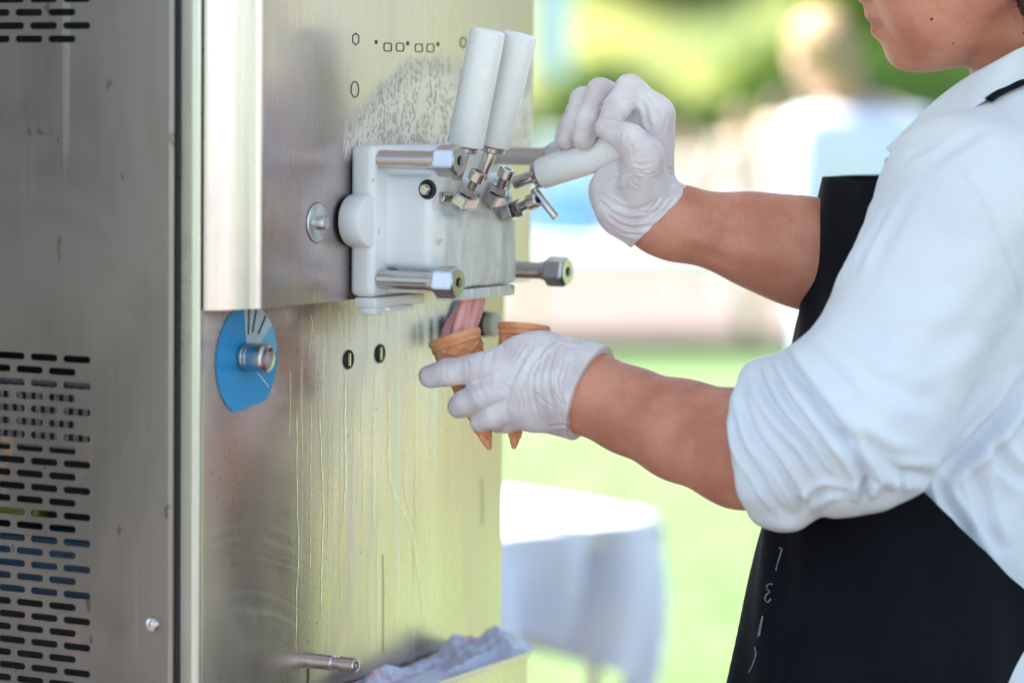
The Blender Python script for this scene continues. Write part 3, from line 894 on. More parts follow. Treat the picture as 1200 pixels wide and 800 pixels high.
for ln, w_ in ((((449, 650), (449.5, 700), (449, 764)), .0007), (((361, 783), (361.5, 790), (361, 802)), .0030), (((565, 560), (566, 590), (566, 615)), .0006)):
    MB().ribbon(spline([onX(x, y, 0.0004) for x, y in ln], 20), w_, .0002, (1, 0, 0)).build('brown_run', M_brn, mach, 180)

# crumpled plastic bag lying on the tray
def bag():
    m, nt, b = new_mat('thin_plastic'); T = NT(nt)
    n = T.noise(sc=18, detail=4)
    T.link(T.mix(T.math('MULTIPLY', T.smooth(T.noise(sc=26, detail=3, loc=(5, 1, 1)), 0.58, 0.66), 0.75), T.mix(n, (0.44, 0.42, 0.54), (0.66, 0.64, 0.75)), (0.62, 0.26, 0.32)), b.inputs['Base Color'])
    b.inputs['Roughness'].default_value = 0.25; b.inputs['Coat Weight'].default_value = 0.3
    w = T.noise(scale=(70, 30, 40), sc=1.0, detail=5, rough=0.7, dist=1.0); T.link(T.bump(w, 0.7, 0.003), b.inputs['Normal'])
    return m


rows = []; NY, NX = 170, 60
r2 = np.random.default_rng(3); ks = [(r2.normal(size=2) * s, r2.random() * 6.28) for s in (18, 25, 40, 55, 80, 110, 140, 170) for _ in range(3)]
for i in range(NY + 1):
    t = i / NY; y = 0.232 + 0.280 * t; row = []
    taper = min(1, (1 - t) * 7 + 0.25, t * 9 + .15); hh = (0.010 + 0.004 * math.sin(t * 9 + 1) + 0.014 * t) * taper
    for j in range(NX + 1):
        u = j / NX; x = 0.006 + (TX + 0.004 - 0.006) * u
        arch = math.sin(math.pi * min(max(u * 0.93 + 0.03, 0), 1)) ** 0.6
        wv = 0
        for (k, ph), amp in zip(ks, np.repeat([1, .8, .55, .4, .3, .22, .16, .12], 3)):
            wv += amp * (1 - 2 * abs(math.sin(k[0] * x * 1.1 + k[1] * y * .45 + ph)))
        z = TZ + 0.003 + hh * arch + 0.0040 * wv * min(1, arch * 1.4) * taper ** .5
        if u > 0.9: z = max(z - (u - 0.9) * 0.06, TZ + 0.0025)
        row.append((x, y + 0.006 * math.sin(u * 11) * (t > 0.9), max(z, TZ + 0.0028)))
    rows.append(row)
# underside closes the crumpled film against the tray
under = [[(p[0], p[1], TZ + 0.0024) for p in r] for r in rows]
mbb = MB().grid(rows); n_ = NX + 1
mbb.grid([r[::-1] for r in under])
ring_t = [p for p in rows[0]] + [r[-1] for r in rows[1:]] + rows[-1][-2::-1] + [r[0] for r in rows[-2:0:-1]]
mbb.grid([ring_t, [(p[0], p[1], TZ + 0.0024) for p in ring_t]], True)
tag(mbb.build('plastic_bag', bag(), None, 60), 'crumpled bluish plastic bag with pink smears lying on the drip tray', 'plastic bag')
# ------------------------------------------------------------------ ground
fh3 = Vector(_fh); rt3 = Vector(_r0)


def G(x, d, z=0.0):
    """ground point: x metres to the right of the view axis, d metres away"""
    p = CAM + _r0 * x + _fh * d
    return np.array([p[0], p[1], z])


def lawn_mat():
    m, nt, b = new_mat('lawn_grass'); T = NT(nt)
    n = T.noise(sc=0.9, detail=6, rough=0.65); f = T.noise(sc=45, detail=5, loc=(3, 2, 1))
    c = T.mix(T.smooth(n, 0.35, 0.65), (0.095, 0.165, 0.055), (0.130, 0.195, 0.075))
    c = T.mix(T.math('MULTIPLY', T.smooth(f, 0.4, 0.7), 0.5), c, (0.065, 0.120, 0.035))
    T.link(c, b.inputs['Base Color']); b.inputs['Roughness'].default_value = 0.85
    T.link(T.bump(f, 0.6, 0.02), b.inputs['Normal'])
    return m


M_lawn = lawn_mat()
rows = []
for i in range(61):
    r = 0.5 + (700.0 - 0.5) * (i / 60) ** 3
    rows.append([(r * math.cos(t), r * math.sin(t), -0.0 if r < 8 else 0.05 * math.sin(r * .6 + 3 * t) * min(1, (r - 8) / 20)) for t in np.linspace(0, 2 * math.pi, 64, endpoint=False)])
mb = MB(); mb.grid(rows, True); c0 = len(mb.v); mb.v.append((0, 0, 0)); mb.f += [(c0, (k + 1) % 64, k) for k in range(64)]
lw = tag(mb.build('lawn', M_lawn, None, 180), kind='structure')
# paved stand under the machine, worn grey
M_pave = simple('grey_paving', (0.15, 0.13, 0.13), 0.8, 0, 0.12, 6, 0.4, 60)
mb = MB(); mb.prism([(-4, -7.5, -0.05), (7.5, -7.5, -0.05), (7.5, 5.0, -0.05), (0.3, 5.0, -0.05), (0.3, 2.9, -0.05), (-4, 2.9, -0.05)], (0, 0, 0.062))
tag(mb.build('pavement', M_pave, None, 30), kind='structure')
# pale gravel path across the lawn
M_grav = simple('pale_gravel', (0.125, 0.096, 0.084), 0.9, 0, 0.10, 1.2, 0.5, 90)
rows = []
for i, x in enumerate(np.linspace(-40, 60, 60)):
    w0, w1 = 17.2 + 0.5 * math.sin(x * .35), 31 + 0.9 * math.sin(x * .21 + 1)
    rows.append([tuple(G(x, w0 + (w1 - w0) * k / 6, 0.075 + 0.0)) for k in range(7)])
tag(MB().grid(rows).build('path', M_grav, None, 180), kind='structure')
# short grass blades where the lawn is nearest
gv, gf = [], []
for _ in range(26000):
    d = 5.5 + 11 * random.random() ** 1.3; x = (random.random() - .32) * 0.44 * d
    p = G(x, d, 0.0); a_ = random.random() * 6.28; h = random.uniform(.02, .045); w = 0.002 + d * .0002
    l = np.array([math.cos(a_), math.sin(a_), 0]); lean = np.array([random.gauss(0, .02), random.gauss(0, .02), h])
    k = len(gv); gv += [p - l * w, p + l * w, p + lean]; gf.append((k, k + 1, k + 2))
def leaf_mat(name, c, c2, tr=0.45):
    m, nt, b = new_mat(name); T = NT(nt)
    col_ = T.mix(T.smooth(T.noise(sc=1.7, detail=4), 0.35, 0.65), c, c2)
    d = T.node('ShaderNodeBsdfDiffuse'); t = T.node('ShaderNodeBsdfTranslucent'); mx = T.node('ShaderNodeMixShader'); mx.inputs[0].default_value = tr
    T.link(col_, d.inputs['Color'])
    T.link(T.mix(0.4, col_, tuple(min(1, v * 1.9) for v in c2)), t.inputs['Color'])
    T.link(d.outputs[0], mx.inputs[1]); T.link(t.outputs[0], mx.inputs[2])
    T.link(mx.outputs[0], nt.nodes['Material Output'].inputs['Surface']); nt.nodes.remove(b)
    return m
M_blade = leaf_mat('grass_blade', (0.095, 0.165, 0.05), (0.13, 0.20, 0.07), 0.4)
tag(MB().add(gv, gf).build('grass', M_blade, None, 0), kind='stuff')

# ------------------------------------------------------------------ trees and hedge far behind
M_leafA = leaf_mat('bright_leaves', (0.10, 0.17, 0.015), (0.20, 0.24, 0.02), 0.5)
M_leafB = leaf_mat('mid_leaves', (0.05, 0.10, 0.02), (0.09, 0.15, 0.025), 0.4)
M_leafC = leaf_mat('dark_leaves', (0.030, 0.075, 0.024), (0.055, 0.105, 0.03), 0.3)
M_bark = simple('bark', (0.10, 0.075, 0.05), 0.9, 0, 0.2, 12, 0.6, 30)


def leaves(rad, n, size, seed, holes=5):
    r = np.random.default_rng(seed); V = []; F = []
    cl = r.normal(size=(26, 3)); cl /= np.linalg.norm(cl, axis=1, keepdims=True); cl *= (0.45 + 0.5 * r.random((26, 1))); 
    for k in range(n):
        c = cl[r.integers(26)] + r.normal(size=3) * 0.20
        c = c * np.array(rad); nrm = r.normal(size=3); nrm /= np.linalg.norm(nrm)
        u = np.cross(nrm, (0.3, 0.2, 1)); u /= np.linalg.norm(u); v = np.cross(nrm, u); s = size * (0.6 + 0.8 * r.random())
        i = len(V); V += [c - u * s * .5, c + v * s * .35, c + u * s * .8, c - v * s * .35]; F.append((i, i + 1, i + 2, i + 3))
    return V, F


def tree_mesh(seed, H, rad, trunk_h, mat, n=4200, size=0.26):
    V, F = leaves(rad, n, size, seed)
    V = [v + np.array([0, 0, H - rad[2] * .95]) for v in V]
    crown = MB().add(V, F).mesh('crown'); crown.materials.append(mat)
    r = random.Random(seed); t = MB(); p = np.array([0, 0, 0.0]); rr = H * .022
    for k in range(6):
        q = p + np.array([r.gauss(0, .1), r.gauss(0, .1), H * .11]); t.cyl(p, q, rr, 10, 0.002, rr * .86); 
        if k > 1:
            for _ in range(2):
                e = q + np.array([r.gauss(0, rad[0] * .45), r.gauss(0, rad[1] * .45), H * .14]); t.cyl(q, e, rr * .5, 7, .001, rr * .15)
        p = q; rr *= .86
    tm = t.mesh('trunk'); finish(tm, M_bark, 60)
    return crown, tm


kinds = [tree_mesh(11, 7.5, (3.2, 3.2, 3.2), 1.5, M_leafA), tree_mesh(12, 9.0, (3.6, 3.6, 3.9), 1.8, M_leafB), tree_mesh(13, 6.0, (2.8, 2.8, 2.6), 1.0, M_leafA)]


def plant_tree(x, d, k, yaw, s, label, group='trees of the far tree line'):
    cr, tm = kinds[k]
    e = empty('tree', G(x, d, 0.0), label, 'tree', group); e.rotation_euler.z = yaw; e.scale = (s, s, s)
    for nm, me in (('crown', cr), ('trunk', tm)):
        o = bpy.data.objects.new(nm, me); col.objects.link(o); o.parent = e
    return e


LT = 'bushy yellow-green tree in the blurred tree line on top of the grassy bank'
LM = 'mid-green tree in the blurred tree line on top of the grassy bank'
rt = random.Random(5)
# grassy bank behind the shrubs, sunlit, trees along its top
M_bank = simple('meadow_grass', (0.185, 0.195, 0.030), 0.9, 0, 0.22, 0.45, 0.5, 6, c2=(0.085, 0.120, 0.026))
rows = []
for d in np.linspace(39, 78, 40):
    rows.append([tuple(G(x, d + .0016 * x * x * 0, 0.02 + 7.2 * (1 - math.cos(math.pi * np.clip((d - 40) / 36, 0, 1))) / 2 * (1 + .10 * math.sin(x * .23 + d * .1)) + .12 * math.sin(x * .9 + d * .7))) for x in np.linspace(-45, 60, 106)])
tag(MB().grid(rows).build('grass_bank', M_bank, None, 180), kind='structure')
for i, x in enumerate(np.arange(-13, 16, 3.3)):
    k = (0, 2, 0, 1, 0, 2, 0, 0, 2)[i % 9]
    e = plant_tree(x + rt.uniform(-.4, .4), 66 + rt.uniform(-2, 4), k, rt.random() * 6, rt.uniform(.9, 1.15), LM if k == 1 else LT); e.location.z = 5.6
for x, d in ((19, 43), (26, 40), (33, 36), (40, 30), (45, 22), (49, 13), (50, 3), (47, -9), (-24, 46), (-36, 40), (-45, 30), (-52, 12), (-52, -6), (-44, -22), (-30, -36), (-14, -44), (2, -47), (18, -46), (33, -38)):
    k = rt.choice((0, 1, 1, 2)); plant_tree(x, d, k, rt.random() * 6, rt.uniform(.95, 1.3), LM if k == 1 else LT)
# dark clipped shrubs in front of the trees
sv_, sf_ = leaves((1.5, 1.2, 1.0), 2600, 0.14, 31)
sh_me = MB().add([v + np.array([0, 0, 1.0]) for v in sv_], sf_).mesh('foliage'); sh_me.materials.append(M_leafC)
st_me = MB()
for k in range(7): st_me.cyl((0.1 * math.cos(k), .1 * math.sin(k), 0), (.7 * math.cos(k), .7 * math.sin(k), 1.1), .03, 6, .001, .01)
st_me = finish(st_me.mesh('stem'), M_bark, 60)
for i, x in enumerate(np.arange(-9, 12, 1.75)):
    e = empty('shrub', G(x + rt.uniform(-.3, .3), 37.5 + rt.uniform(-1, 1), 0), 'dark green shrub in the blurred row at the foot of the tree line', 'shrub', 'dark shrubs at the foot of the trees')
    s = rt.uniform(.9, 1.12); e.scale = (s, s, s * rt.uniform(.74, .94)); e.rotation_euler.z = rt.random() * 6
    for nm, me in (('foliage', sh_me), ('stem', st_me)):
        o = bpy.data.objects.new(nm, me); col.objects.link(o); o.parent = e

for i, (x, d, sc) in enumerate(((-2.2, 47, 1.2), (2.3, 58, 1.3), (4.6, 48, 1.1), (6.6, 52, 1.4), (-4.5, 50, 1.3), (8.4, 47, 1.2))):
    zz = 0.02 + 7.2 * (1 - math.cos(math.pi * np.clip((d - 40) / 36, 0, 1))) / 2
    e = empty('shrub', G(x, d, zz - .25), 'light green bush on the blurred slope of the grassy bank', 'shrub', 'bushes on the grassy bank'); e.scale = (sc, sc, sc * .9); e.rotation_euler.z = rt.random() * 6
    if i == 0: sh2 = sh_me.copy(); sh2.materials.clear(); sh2.materials.append(M_leafB)
    for nm, me in (('foliage', sh2), ('stem', st_me)):
        o = bpy.data.objects.new(nm, me); col.objects.link(o); o.parent = e

# ------------------------------------------------------------------ white garden wall behind the path
M_wht = simple('white_paint', (0.60, 0.585, 0.56), 0.6, 0, 0.04, 3)
wallr = empty('garden_wall', G(0, 33.5), 'low white garden wall along the far edge of the gravel path', 'wall')
ang = math.atan2(_r0[1], _r0[0])
def obox(mb, c, hx, hy, z0, z1, yaw=ang, bev=0.01):
    b2 = MB().box((-hx, -hy, z0), (hx, hy, z1), bev); R_ = np.array([[math.cos(yaw), -math.sin(yaw), 0], [math.sin(yaw), math.cos(yaw), 0], [0, 0, 1]])
    return mb.add([R_ @ np.array(v) + np.array([c[0], c[1], 0]) for v in b2.v], b2.f)
obox(MB(), G(2, 33.5), 9.5, 0.15, 0, 0.90).build('wall_face', M_wht, wallr)
for k in range(10): obox(MB(), G(-6.55 + k * 1.9, 33.5), 0.93, 0.2, 0.903, 0.97).build('coping_stone', M_wht, wallr)

# ------------------------------------------------------------------ simple full figures for the people far behind
M_skinb = simple('skin_light', (0.62, 0.40, 0.30), 0.5, 0, 0.05)


def figure(pos, yaw, H, label, shirt, trous, hair, pose=0, group=None, bend=0.0):
    e = empty('person', pos, label, 'person', group); s = H / 1.72
    c_, s_ = math.cos(yaw), math.sin(yaw); R_ = np.array([[c_, -s_, 0], [s_, c_, 0], [0, 0, 1]])
    P = lambda x, y, z: R_ @ (np.array([x, y, z]) * s) + np.asarray(pos) - _r0 * bend * min(max((z - 1.40) / .16, 0), 1.2)
    lat = R_ @ np.array([0, 1., 0]); fw = R_ @ np.array([1., 0, 0])
    ax = np.stack([fw, lat, [0, 0, 1]])
    hd = P(.01 + .02 * pose, 0, 1.60)
    def legs(S, g):
        for q in (-1, 1):
            S.chain([(P(0, .09 * q, .92), .085 * s + g), (P(.02, .10 * q, .50), .058 * s + g), (P(-.01, .10 * q, .10), .042 * s + g)])
        S.rc(P(0, -.07, .94), P(0, .07, .94), .115 * s + g, .115 * s + g, k=.05)
    def torso(S, g):
        S.rc(P(0, -.08, 1.36), P(0, .08, 1.36), .115 * s + g, .115 * s + g, k=.05, flat=(fw, .85))
        S.rc(P(0, -.05, 1.02), P(0, .05, 1.02), .11 * s + g, .11 * s + g, k=.06, flat=(fw, .9))
        S.rc(P(0, 0, 1.02), P(0, 0, 1.36), .12 * s + g, .13 * s + g, k=.05, flat=(fw, .85))
        for q in (-1, 1): S.rc(P(0, .06 * q, 1.42), P(0, .17 * q, 1.40), .05 * s + g, .055 * s + g, k=.04)
    def arms(S, g, low):
        for q in (-1, 1):
            sh, el, wr = P(0, .185 * q, 1.39), P(-.02, .23 * q, 1.12), P(.17 + .05 * pose, .19 * q, .98)
            S.rc(sh, el, .05 * s + g, .042 * s + g, k=.03)
            if low: S.rc(el, wr, .04 * s, .028 * s, k=.015); S.rc(wr, wr + (wr - el) * .32, .03 * s, .022 * s, k=.01, flat=(lat, .6)); S.rc(wr, wr + (wr - el) * .15 + np.array([0, 0, .05 * s]), .012 * s, .01 * s, k=.008)
    B = SDF(0.013, 0.02)
    legs(B, 0); torso(B, 0); arms(B, 0, True)
    B.rc(P(-.005, 0, 1.42), P(0, 0, 1.53), .055 * s, .05 * s, k=.03)
    B.ell(P(.005, 0, 1.625), np.array([.095, .076, .098]) * s, ax, k=.02); B.ell(P(.045, 0, 1.565), np.array([.055, .055, .075]) * s, ax, k=.03)
    B.rc(P(.095, 0, 1.60), P(.118, 0, 1.575), .01 * s, .014 * s, k=.012)
    for q in (-1, 1): B.ell(P(-.005, .078 * q, 1.595), np.array([.022, .012, .034]) * s, ax, k=.006); B.rc(P(-.02, .1 * q, .05), P(.15, .11 * q, .035), .045 * s, .032 * s, k=.02)
    V, Q = B.surf(smooth=1); link('body', finish(np_mesh('body', V, Q), M_skinb, 180), e)
    S = SDF(0.013, 0.02); torso(S, .014); arms(S, .016, False); S.cut(P(0, 0, 1.455), (0, 0, 1)); S.cut(P(0, 0, .90), (0, 0, -1), lo=0)
    V, Q = S.surf(smooth=1); link('shirt', finish(np_mesh('shirt', V, Q), shirt, 180), e)
    S = SDF(0.013, 0.02); legs(S, .015); S.cut(P(0, 0, 1.02), (0, 0, 1)); S.cut(P(0, 0, .09), (0, 0, -1))
    V, Q = S.surf(smooth=1); link('trousers', finish(np_mesh('trousers', V, Q), trous, 180), e)
    S = SDF(0.012, 0.02); S.ell(P(-.012, 0, 1.645), np.array([.105, .09, .10]) * s, ax); S.rc(P(-.06, 0, 1.62), P(-.075, 0, 1.53), .065 * s, .05 * s, k=.03)
    S.cut(P(.052, 0, 1.62), R_ @ np.array([1., 0, -.75]), k=.01); V, Q = S.surf(smooth=1)
    V = V + normals(V, Q) * (rng.normal(size=(len(V), 1)) * .003)
    link('hair', finish(np_mesh('hair', V, Q), hair, 180), e)
    for q in (-1, 1):
        sh_ = SDF(.012, .02).rc(P(-.03, .1 * q, .045), P(.15, .115 * q, .04), .05 * s, .042 * s).cut(P(0, 0, .0), (0, 0, -1)); V, Q = sh_.surf(smooth=1)
        link('shoe', finish(np_mesh('shoe', V, Q), M_gasket, 180), e)
    return e


c_white = simple('white_cotton', (0.80, 0.80, 0.80), 0.85, 0, 0.02); c_cream = simple('cream_cotton', (0.78, 0.68, 0.50), 0.85, 0, 0.03)
c_blue = simple('pale_blue_cotton', (0.50, 0.66, 0.82), 0.85, 0, 0.03); c_den = simple('blue_denim', (0.10, 0.17, 0.30), 0.9); c_khaki = simple('khaki_cloth', (0.42, 0.36, 0.27), 0.9)
h_blond = simple('blond_hair', (0.42, 0.29, 0.14), 0.6, 0, 0.2, 90); h_dark = simple('dark_hair', (0.03, 0.02, 0.015), 0.5, 0, 0.2, 90); h_brown = simple('brown_hair', (0.12, 0.07, 0.035), 0.6, 0, 0.2, 90)
yl = math.atan2(-_r0[1], -_r0[0])
figure(G(0.95, 8.2), yl - 1.0, 1.66, 'standing person with fair hair and a white top, out of focus behind the server', simple('bluish_white_cotton', (0.70, 0.74, 0.88), 0.85, 0, 0.02), c_blue, h_blond, bend=.10)
figure(G(1.60, 21.0), yl + 1.9, 1.36, 'small person with fair hair and a cream top out of focus on the gravel path', c_cream, c_white, h_blond)
figure(G(2.06, 23.0), yl + 0.6, 1.49, 'dark-haired person in a pale top out of focus on the gravel path', c_cream, c_cream, h_dark)
figure(G(1.96, 20.2), yl + 2.6, 1.22, 'smallest person in white clothes, out of focus before the dark-haired one', c_white, c_white, h_brown)
figure(G(1.30, 22.2), yl + 2.9, 1.20, 'small person in a bright cream outfit leftmost of the blurred group', c_cream, c_cream, h_blond)

# ------------------------------------------------------------------ stall table with a blue crate, banner
st = empty('stall_table', G(0.3, 17), 'long stall table under a white cloth far behind the levers', 'table')
obox(MB(), G(0.55, 17), 0.95, 0.4, 0.57, 0.61).build('table_top', M_wht, st)
for sx in (-.8, .8):
    for sy in (-.3, .3): 
        p = G(0.55 + sx, 17 + sy); MB().cyl((p[0], p[1], 0.08), (p[0], p[1], .58), .025, 10).build('leg', M_small, st)
tcl = tag(obox(MB(), G(0.55, 16.98), 1.0, 0.44, 0.49, 0.626, ang, 0.03).build('stall_cloth', c_white), 'white cloth hanging over the far stall table', 'tablecloth')
cb = empty('crate', G(0.28, 17, .63), 'bright blue plastic crate standing on the far white stall table', 'crate')
mb = MB(); p = G(0.28, 17)
obox(mb, p, 0.21, 0.16, 0.635, 0.655, ang, .004)
for (dx, dy, hx, hy) in ((0, .15, .21, .012), (0, -.15, .21, .012), (.2, 0, .012, .15), (-.2, 0, .012, .15)):
    q = G(0.28 + dx, 17 + dy); obox(mb, q, hx, hy, .655, 0.86, ang, .003)
mb.build('crate_body', simple('blue_plastic', (0.16, 0.36, 0.66), 0.4), cb)
for dy in (.16, -.16): q = G(0.28, 17 + dy); obox(MB(), q, .215, .008, .86, .89, ang, .003).build('crate_rim', bpy.data.materials['blue_plastic'], cb)
bx = empty('box', G(0.34, 17.2, .89), 'pale blue box stacked on the bright blue crate', 'box')
obox(MB(), G(0.33, 17.0), .17, .13, .892, 1.20, ang, .01).build('box_body', c_blue, bx); obox(MB(), G(0.33, 17.0), .176, .136, 1.203, 1.23, ang, .006).build('lid', c_white, bx)

fl = empty('banner', G(0.1, 14), 'tall pale blue and white banner on a pole beyond the machine', 'banner')
p = G(0.09, 14.0); MB().cyl((p[0], p[1], 0), (p[0], p[1], 4.2), .018, 12).build('pole', M_small, fl)
rows = []
for z in np.linspace(1.55, 4.1, 24):
    rows.append([tuple(G(0.11 + u * 0.15, 14.0 + 0.02 * math.sin(z * 3 + u * 4), z)) for u in np.linspace(0, 1, 7)])
back = [[(q[0] - _fh[0] * .004, q[1] - _fh[1] * .004, q[2]) for q in r[::-1]] for r in rows]
mb = MB(); mb.grid([r + b_ for r, b_ in zip(rows, back)], True); mb.build('banner_cloth', simple('banner_fabric', (0.62, 0.72, 0.82), 0.8, 0, 0.03), fl, 180)

# ------------------------------------------------------------------ white table near the machine
P1 = onZ(790, 606, 0.752); al = math.radians(40)
dl = -(math.cos(al) * _r0 + math.sin(al) * _fh); dw = -math.sin(al) * _r0 + math.cos(al) * _fh
TL, TW = 1.25, 0.62
tb = empty('folding_table', (*((P1 + dl * TL / 2 + dw * TW / 2)[:2]), 0), 'folding table with grey metal legs under the white cloth beside the machine', 'table')
def tp(u, v, z): q = P1 + dl * u + dw * v; return np.array([q[0], q[1], z])
mb = MB(); mb.prism([tp(.01, .01, .712), tp(TL - .01, .01, .712), tp(TL - .01, TW - .01, .712), tp(.01, TW - .01, .712)], (0, 0, .03)); mb.build('table_top', M_wht, tb)
for u in (.10, TL - .10):
    for v in (.08, TW - .08): MB().cyl(tp(u, v, 0), tp(u, v, .713), .014, 12).build('leg', M_small, tb)
    MB().cyl(tp(u, .08, .25), tp(u, TW - .08, .25), .009, 10).build('crossbar', M_small, tb)


def cloth_mat():
    m, nt, b = new_mat('white_tablecloth'); T = NT(nt)
    T.link(T.mix(T.smooth(T.noise(sc=5, detail=4), 0.4, 0.7), (0.66, 0.71, 0.81), (0.74, 0.77, 0.83)), b.inputs['Base Color'])
    b.inputs['Roughness'].default_value = 0.9
    T.link(T.bump(T.noise(sc=420, detail=2), 0.2, 0.0005), b.inputs['Normal'])
    return m


per = []                                         # outline of the table, walked once round
N1, N2, NC = 70, 36, 12
rc_ = 0.085
def corner(cu, cv, a0): return [(cu + rc_ * math.cos(a0 + q), cv + rc_ * math.sin(a0 + q), math.cos(a0 + q), math.sin(a0 + q), 1.0) for q in np.linspace(0, math.pi / 2, NC)]
per += [(u, -.004, 0, -1, 0) for u in np.linspace(rc_, TL - rc_, N1)]
per += corner(TL - rc_ + .004, rc_ - .004, -math.pi / 2)
per += [(TL + .004, v, 1, 0, 0) for v in np.linspace(rc_, TW - rc_, N2)]
per += corner(TL - rc_ + .004, TW - rc_ + .004, 0)
per += [(u, TW + .004, 0, 1, 0) for u in np.linspace(TL - rc_, rc_, N1)]
per += corner(rc_ - .004, TW - rc_ + .004, math.pi / 2)
per += [(-.004, v, -1, 0, 0) for v in np.linspace(TW - rc_, rc_, N2)]
per += corner(rc_ - .004, rc_ - .004, math.pi)
rows = []; NR = 30
ang_c = [0.0]
for a_, b_ in zip(per[:-1], per[1:]): ang_c.append(ang_c[-1] + math.hypot(a_[0] - b_[0], a_[1] - b_[1]) + (0.012 if a_[4] else 0))
for k in range(NR + 1):
    t = k / NR; row = []
    for (u, v, nu, nv, c), s in zip(per, ang_c):
        dcn = min(math.hypot(u - cu, v - cv) for cu in (0, TL) for cv in (0, TW))
        cf = math.exp(-(dcn / .13) ** 2)
        hem = 0.195 + 0.20 * math.exp(-(dcn / .075) ** 2) + 0.035 * math.sin(s * 9.1 + 1) - 0.035 * math.exp(-((dcn - .28) / .09) ** 2)
        fold = ((0.050 * math.sin(s * 21 + 1.3 * math.sin(s * 4)) + 0.014 * math.sin(s * 37 + 2)) * t ** .8) * (1 - .5 * cf) + 0.02 * cf * math.sin(3.1 * t) - 0.055 * cf * t * t + 0.006 * t
        drop = hem * t
        if nv < 0: fold += (-.27 * math.exp(-((u - .150 - .06 * t) / .036) ** 2) + .11 * math.exp(-((u - .205 - .05 * t) / .03) ** 2) + .03 * math.exp(-((u - .06) / .03) ** 2)) * t ** .9
        q = tp(u + nu * fold, v + nv * fold, 0.752 + 0.004 * (1 - t) * 0 - drop)
        if k == 0: q = tp(u, v, 0.7525)
        row.append(tuple(q))
    rows.append(row)
mb = MB(); mb.grid(rows, True)
cu_ = tp(TL / 2, TW / 2, .753)
inner = [rows[0]]
for f_ in (.93, .75, .5, .25):
    inner.append([tuple(cu_ + (np.array(p) - cu_) * f_ + np.array([0, 0, .0012 * math.sin(7 * i * .3 + f_ * 9)])) for i, p in enumerate(rows[0])])
mb.grid(inner[::-1], True); k0 = len(mb.v); mb.v.append(tuple(cu_)); n0 = k0 - 5 * len(rows[0])
mb.f += [(k0, n0 + i, n0 + (i + 1) % len(rows[0])) for i in range(len(rows[0]))]
o = mb.build('tablecloth', cloth_mat(), None, 180); md = o.modifiers.new('thickness', 'SOLIDIFY'); md.thickness = 0.0015
tag(o, 'white tablecloth with soft folds draped over the table beside the machine', 'tablecloth')

# ------------------------------------------------------------------ unseen awning, added to shade the stand
cn = empty('shade_canopy', (0.2, 0.0, 0), 'unseen white canopy tent on four poles, added to shade the ice cream machine', 'canopy')
m_can, nt, b = new_mat('canopy_fabric'); T = NT(nt)
d = T.node('ShaderNodeBsdfDiffuse'); t = T.node('ShaderNodeBsdfTranslucent'); mx = T.node('ShaderNodeMixShader'); mx.inputs[0].default_value = 0.10
d.inputs['Color'].default_value = (.74, .76, .80, 1); t.inputs['Color'].default_value = (.50, .54, .60, 1)
T.link(d.outputs[0], mx.inputs[1]); T.link(t.outputs[0], mx.inputs[2]); T.link(mx.outputs[0], nt.nodes['Material Output'].inputs['Surface']); nt.nodes.remove(b)
CX0, CX1, CY0, CY1, CZ = -1.75, 2.5, -1.0, 1.85, 2.45
mid = np.array([(CX0 + CX1) / 2, (CY0 + CY1) / 2, 3.25]); cs = [np.array([x, y, CZ]) for x, y in ((CX0, CY0), (CX1, CY0), (CX1, CY1), (CX0, CY1))]
for i in range(4):
    a_, b_ = cs[i], cs[(i + 1) % 4]; rows = []
    for t_ in np.linspace(0, 1, 10): rows.append([tuple(a_ + (b_ - a_) * s_ + (mid - (a_ + (b_ - a_) * s_)) * t_ - np.array([0, 0, .06 * math.sin(math.pi * t_) * math.sin(math.pi * s_)])) for s_ in np.linspace(0, 1, 10)])
    MB().grid(rows).build('roof_panel', m_can, cn, 180)
    r2_ = [[tuple(a_ + (b_ - a_) * s_ + np.array([0, 0, -.20 * k - .02 * k * math.sin(s_ * 60)])) for s_ in np.linspace(0, 1, 60)] for k in (0.02, .5, 1)]
    MB().grid(r2_).build('valance', m_can, cn, 180)
    MB().cyl((a_[0], a_[1], 0), (a_[0], a_[1], CZ), .02, 12).build('pole', M_small, cn)

# unseen curtain, added so the side panel mirrors something dark
m_cur = simple('taupe_curtain', (0.05, 0.045, 0.045), 0.9, 0, 0.06, 3)
rows = [[(x, CY0 + 0.012 + 0.02 * math.sin(x * 14), z) for x in np.linspace(CX0, -0.60, 50)] for z in np.linspace(0.03, CZ - .21, 8)]
MB().grid(rows).build('shading_curtain', m_cur, cn, 180)

# second stall out of view, added to whiten the reflection in the door edge
mt = empty('reflection_tent', (9.0, 0.2, 0), 'unseen white market tent, added across the pavement to whiten the door edge reflection', 'tent')
mb = MB(); mb.box((8.0, -1.2, 0.05), (8.04, 1.15, 2.3)); mb.build('front_wall', simple('grey_white_canvas', (0.33, 0.33, 0.345), 0.8, 0, .03, 3), mt)
mb = MB(); mb.box((8.05, 1.11, 0.05), (10.9, 1.15, 2.3)); mb.build('side_wall', c_white, mt)
mb = MB(); mb.box((8.05, -1.2, 0.05), (10.9, -1.16, 2.3)); mb.build('side_wall', c_white, mt)
mid = np.array([9.45, -.05, 3.1]); q = [np.array(v) for v in ((7.95, -1.3, 2.31), (10.95, -1.3, 2.31), (10.95, 1.2, 2.31), (7.95, 1.2, 2.31))]
for i in range(4): MB().add([q[i], q[(i + 1) % 4], mid], [(0, 1, 2)]).build('roof_panel', m_can, mt, 0)
for v in q: MB().cyl((v[0] + (.08 if v[0] < 9 else -.08), v[1] * .97, 0), (v[0] + (.08 if v[0] < 9 else -.08), v[1] * .97, 2.3), .02, 10).build('pole', M_small, mt)
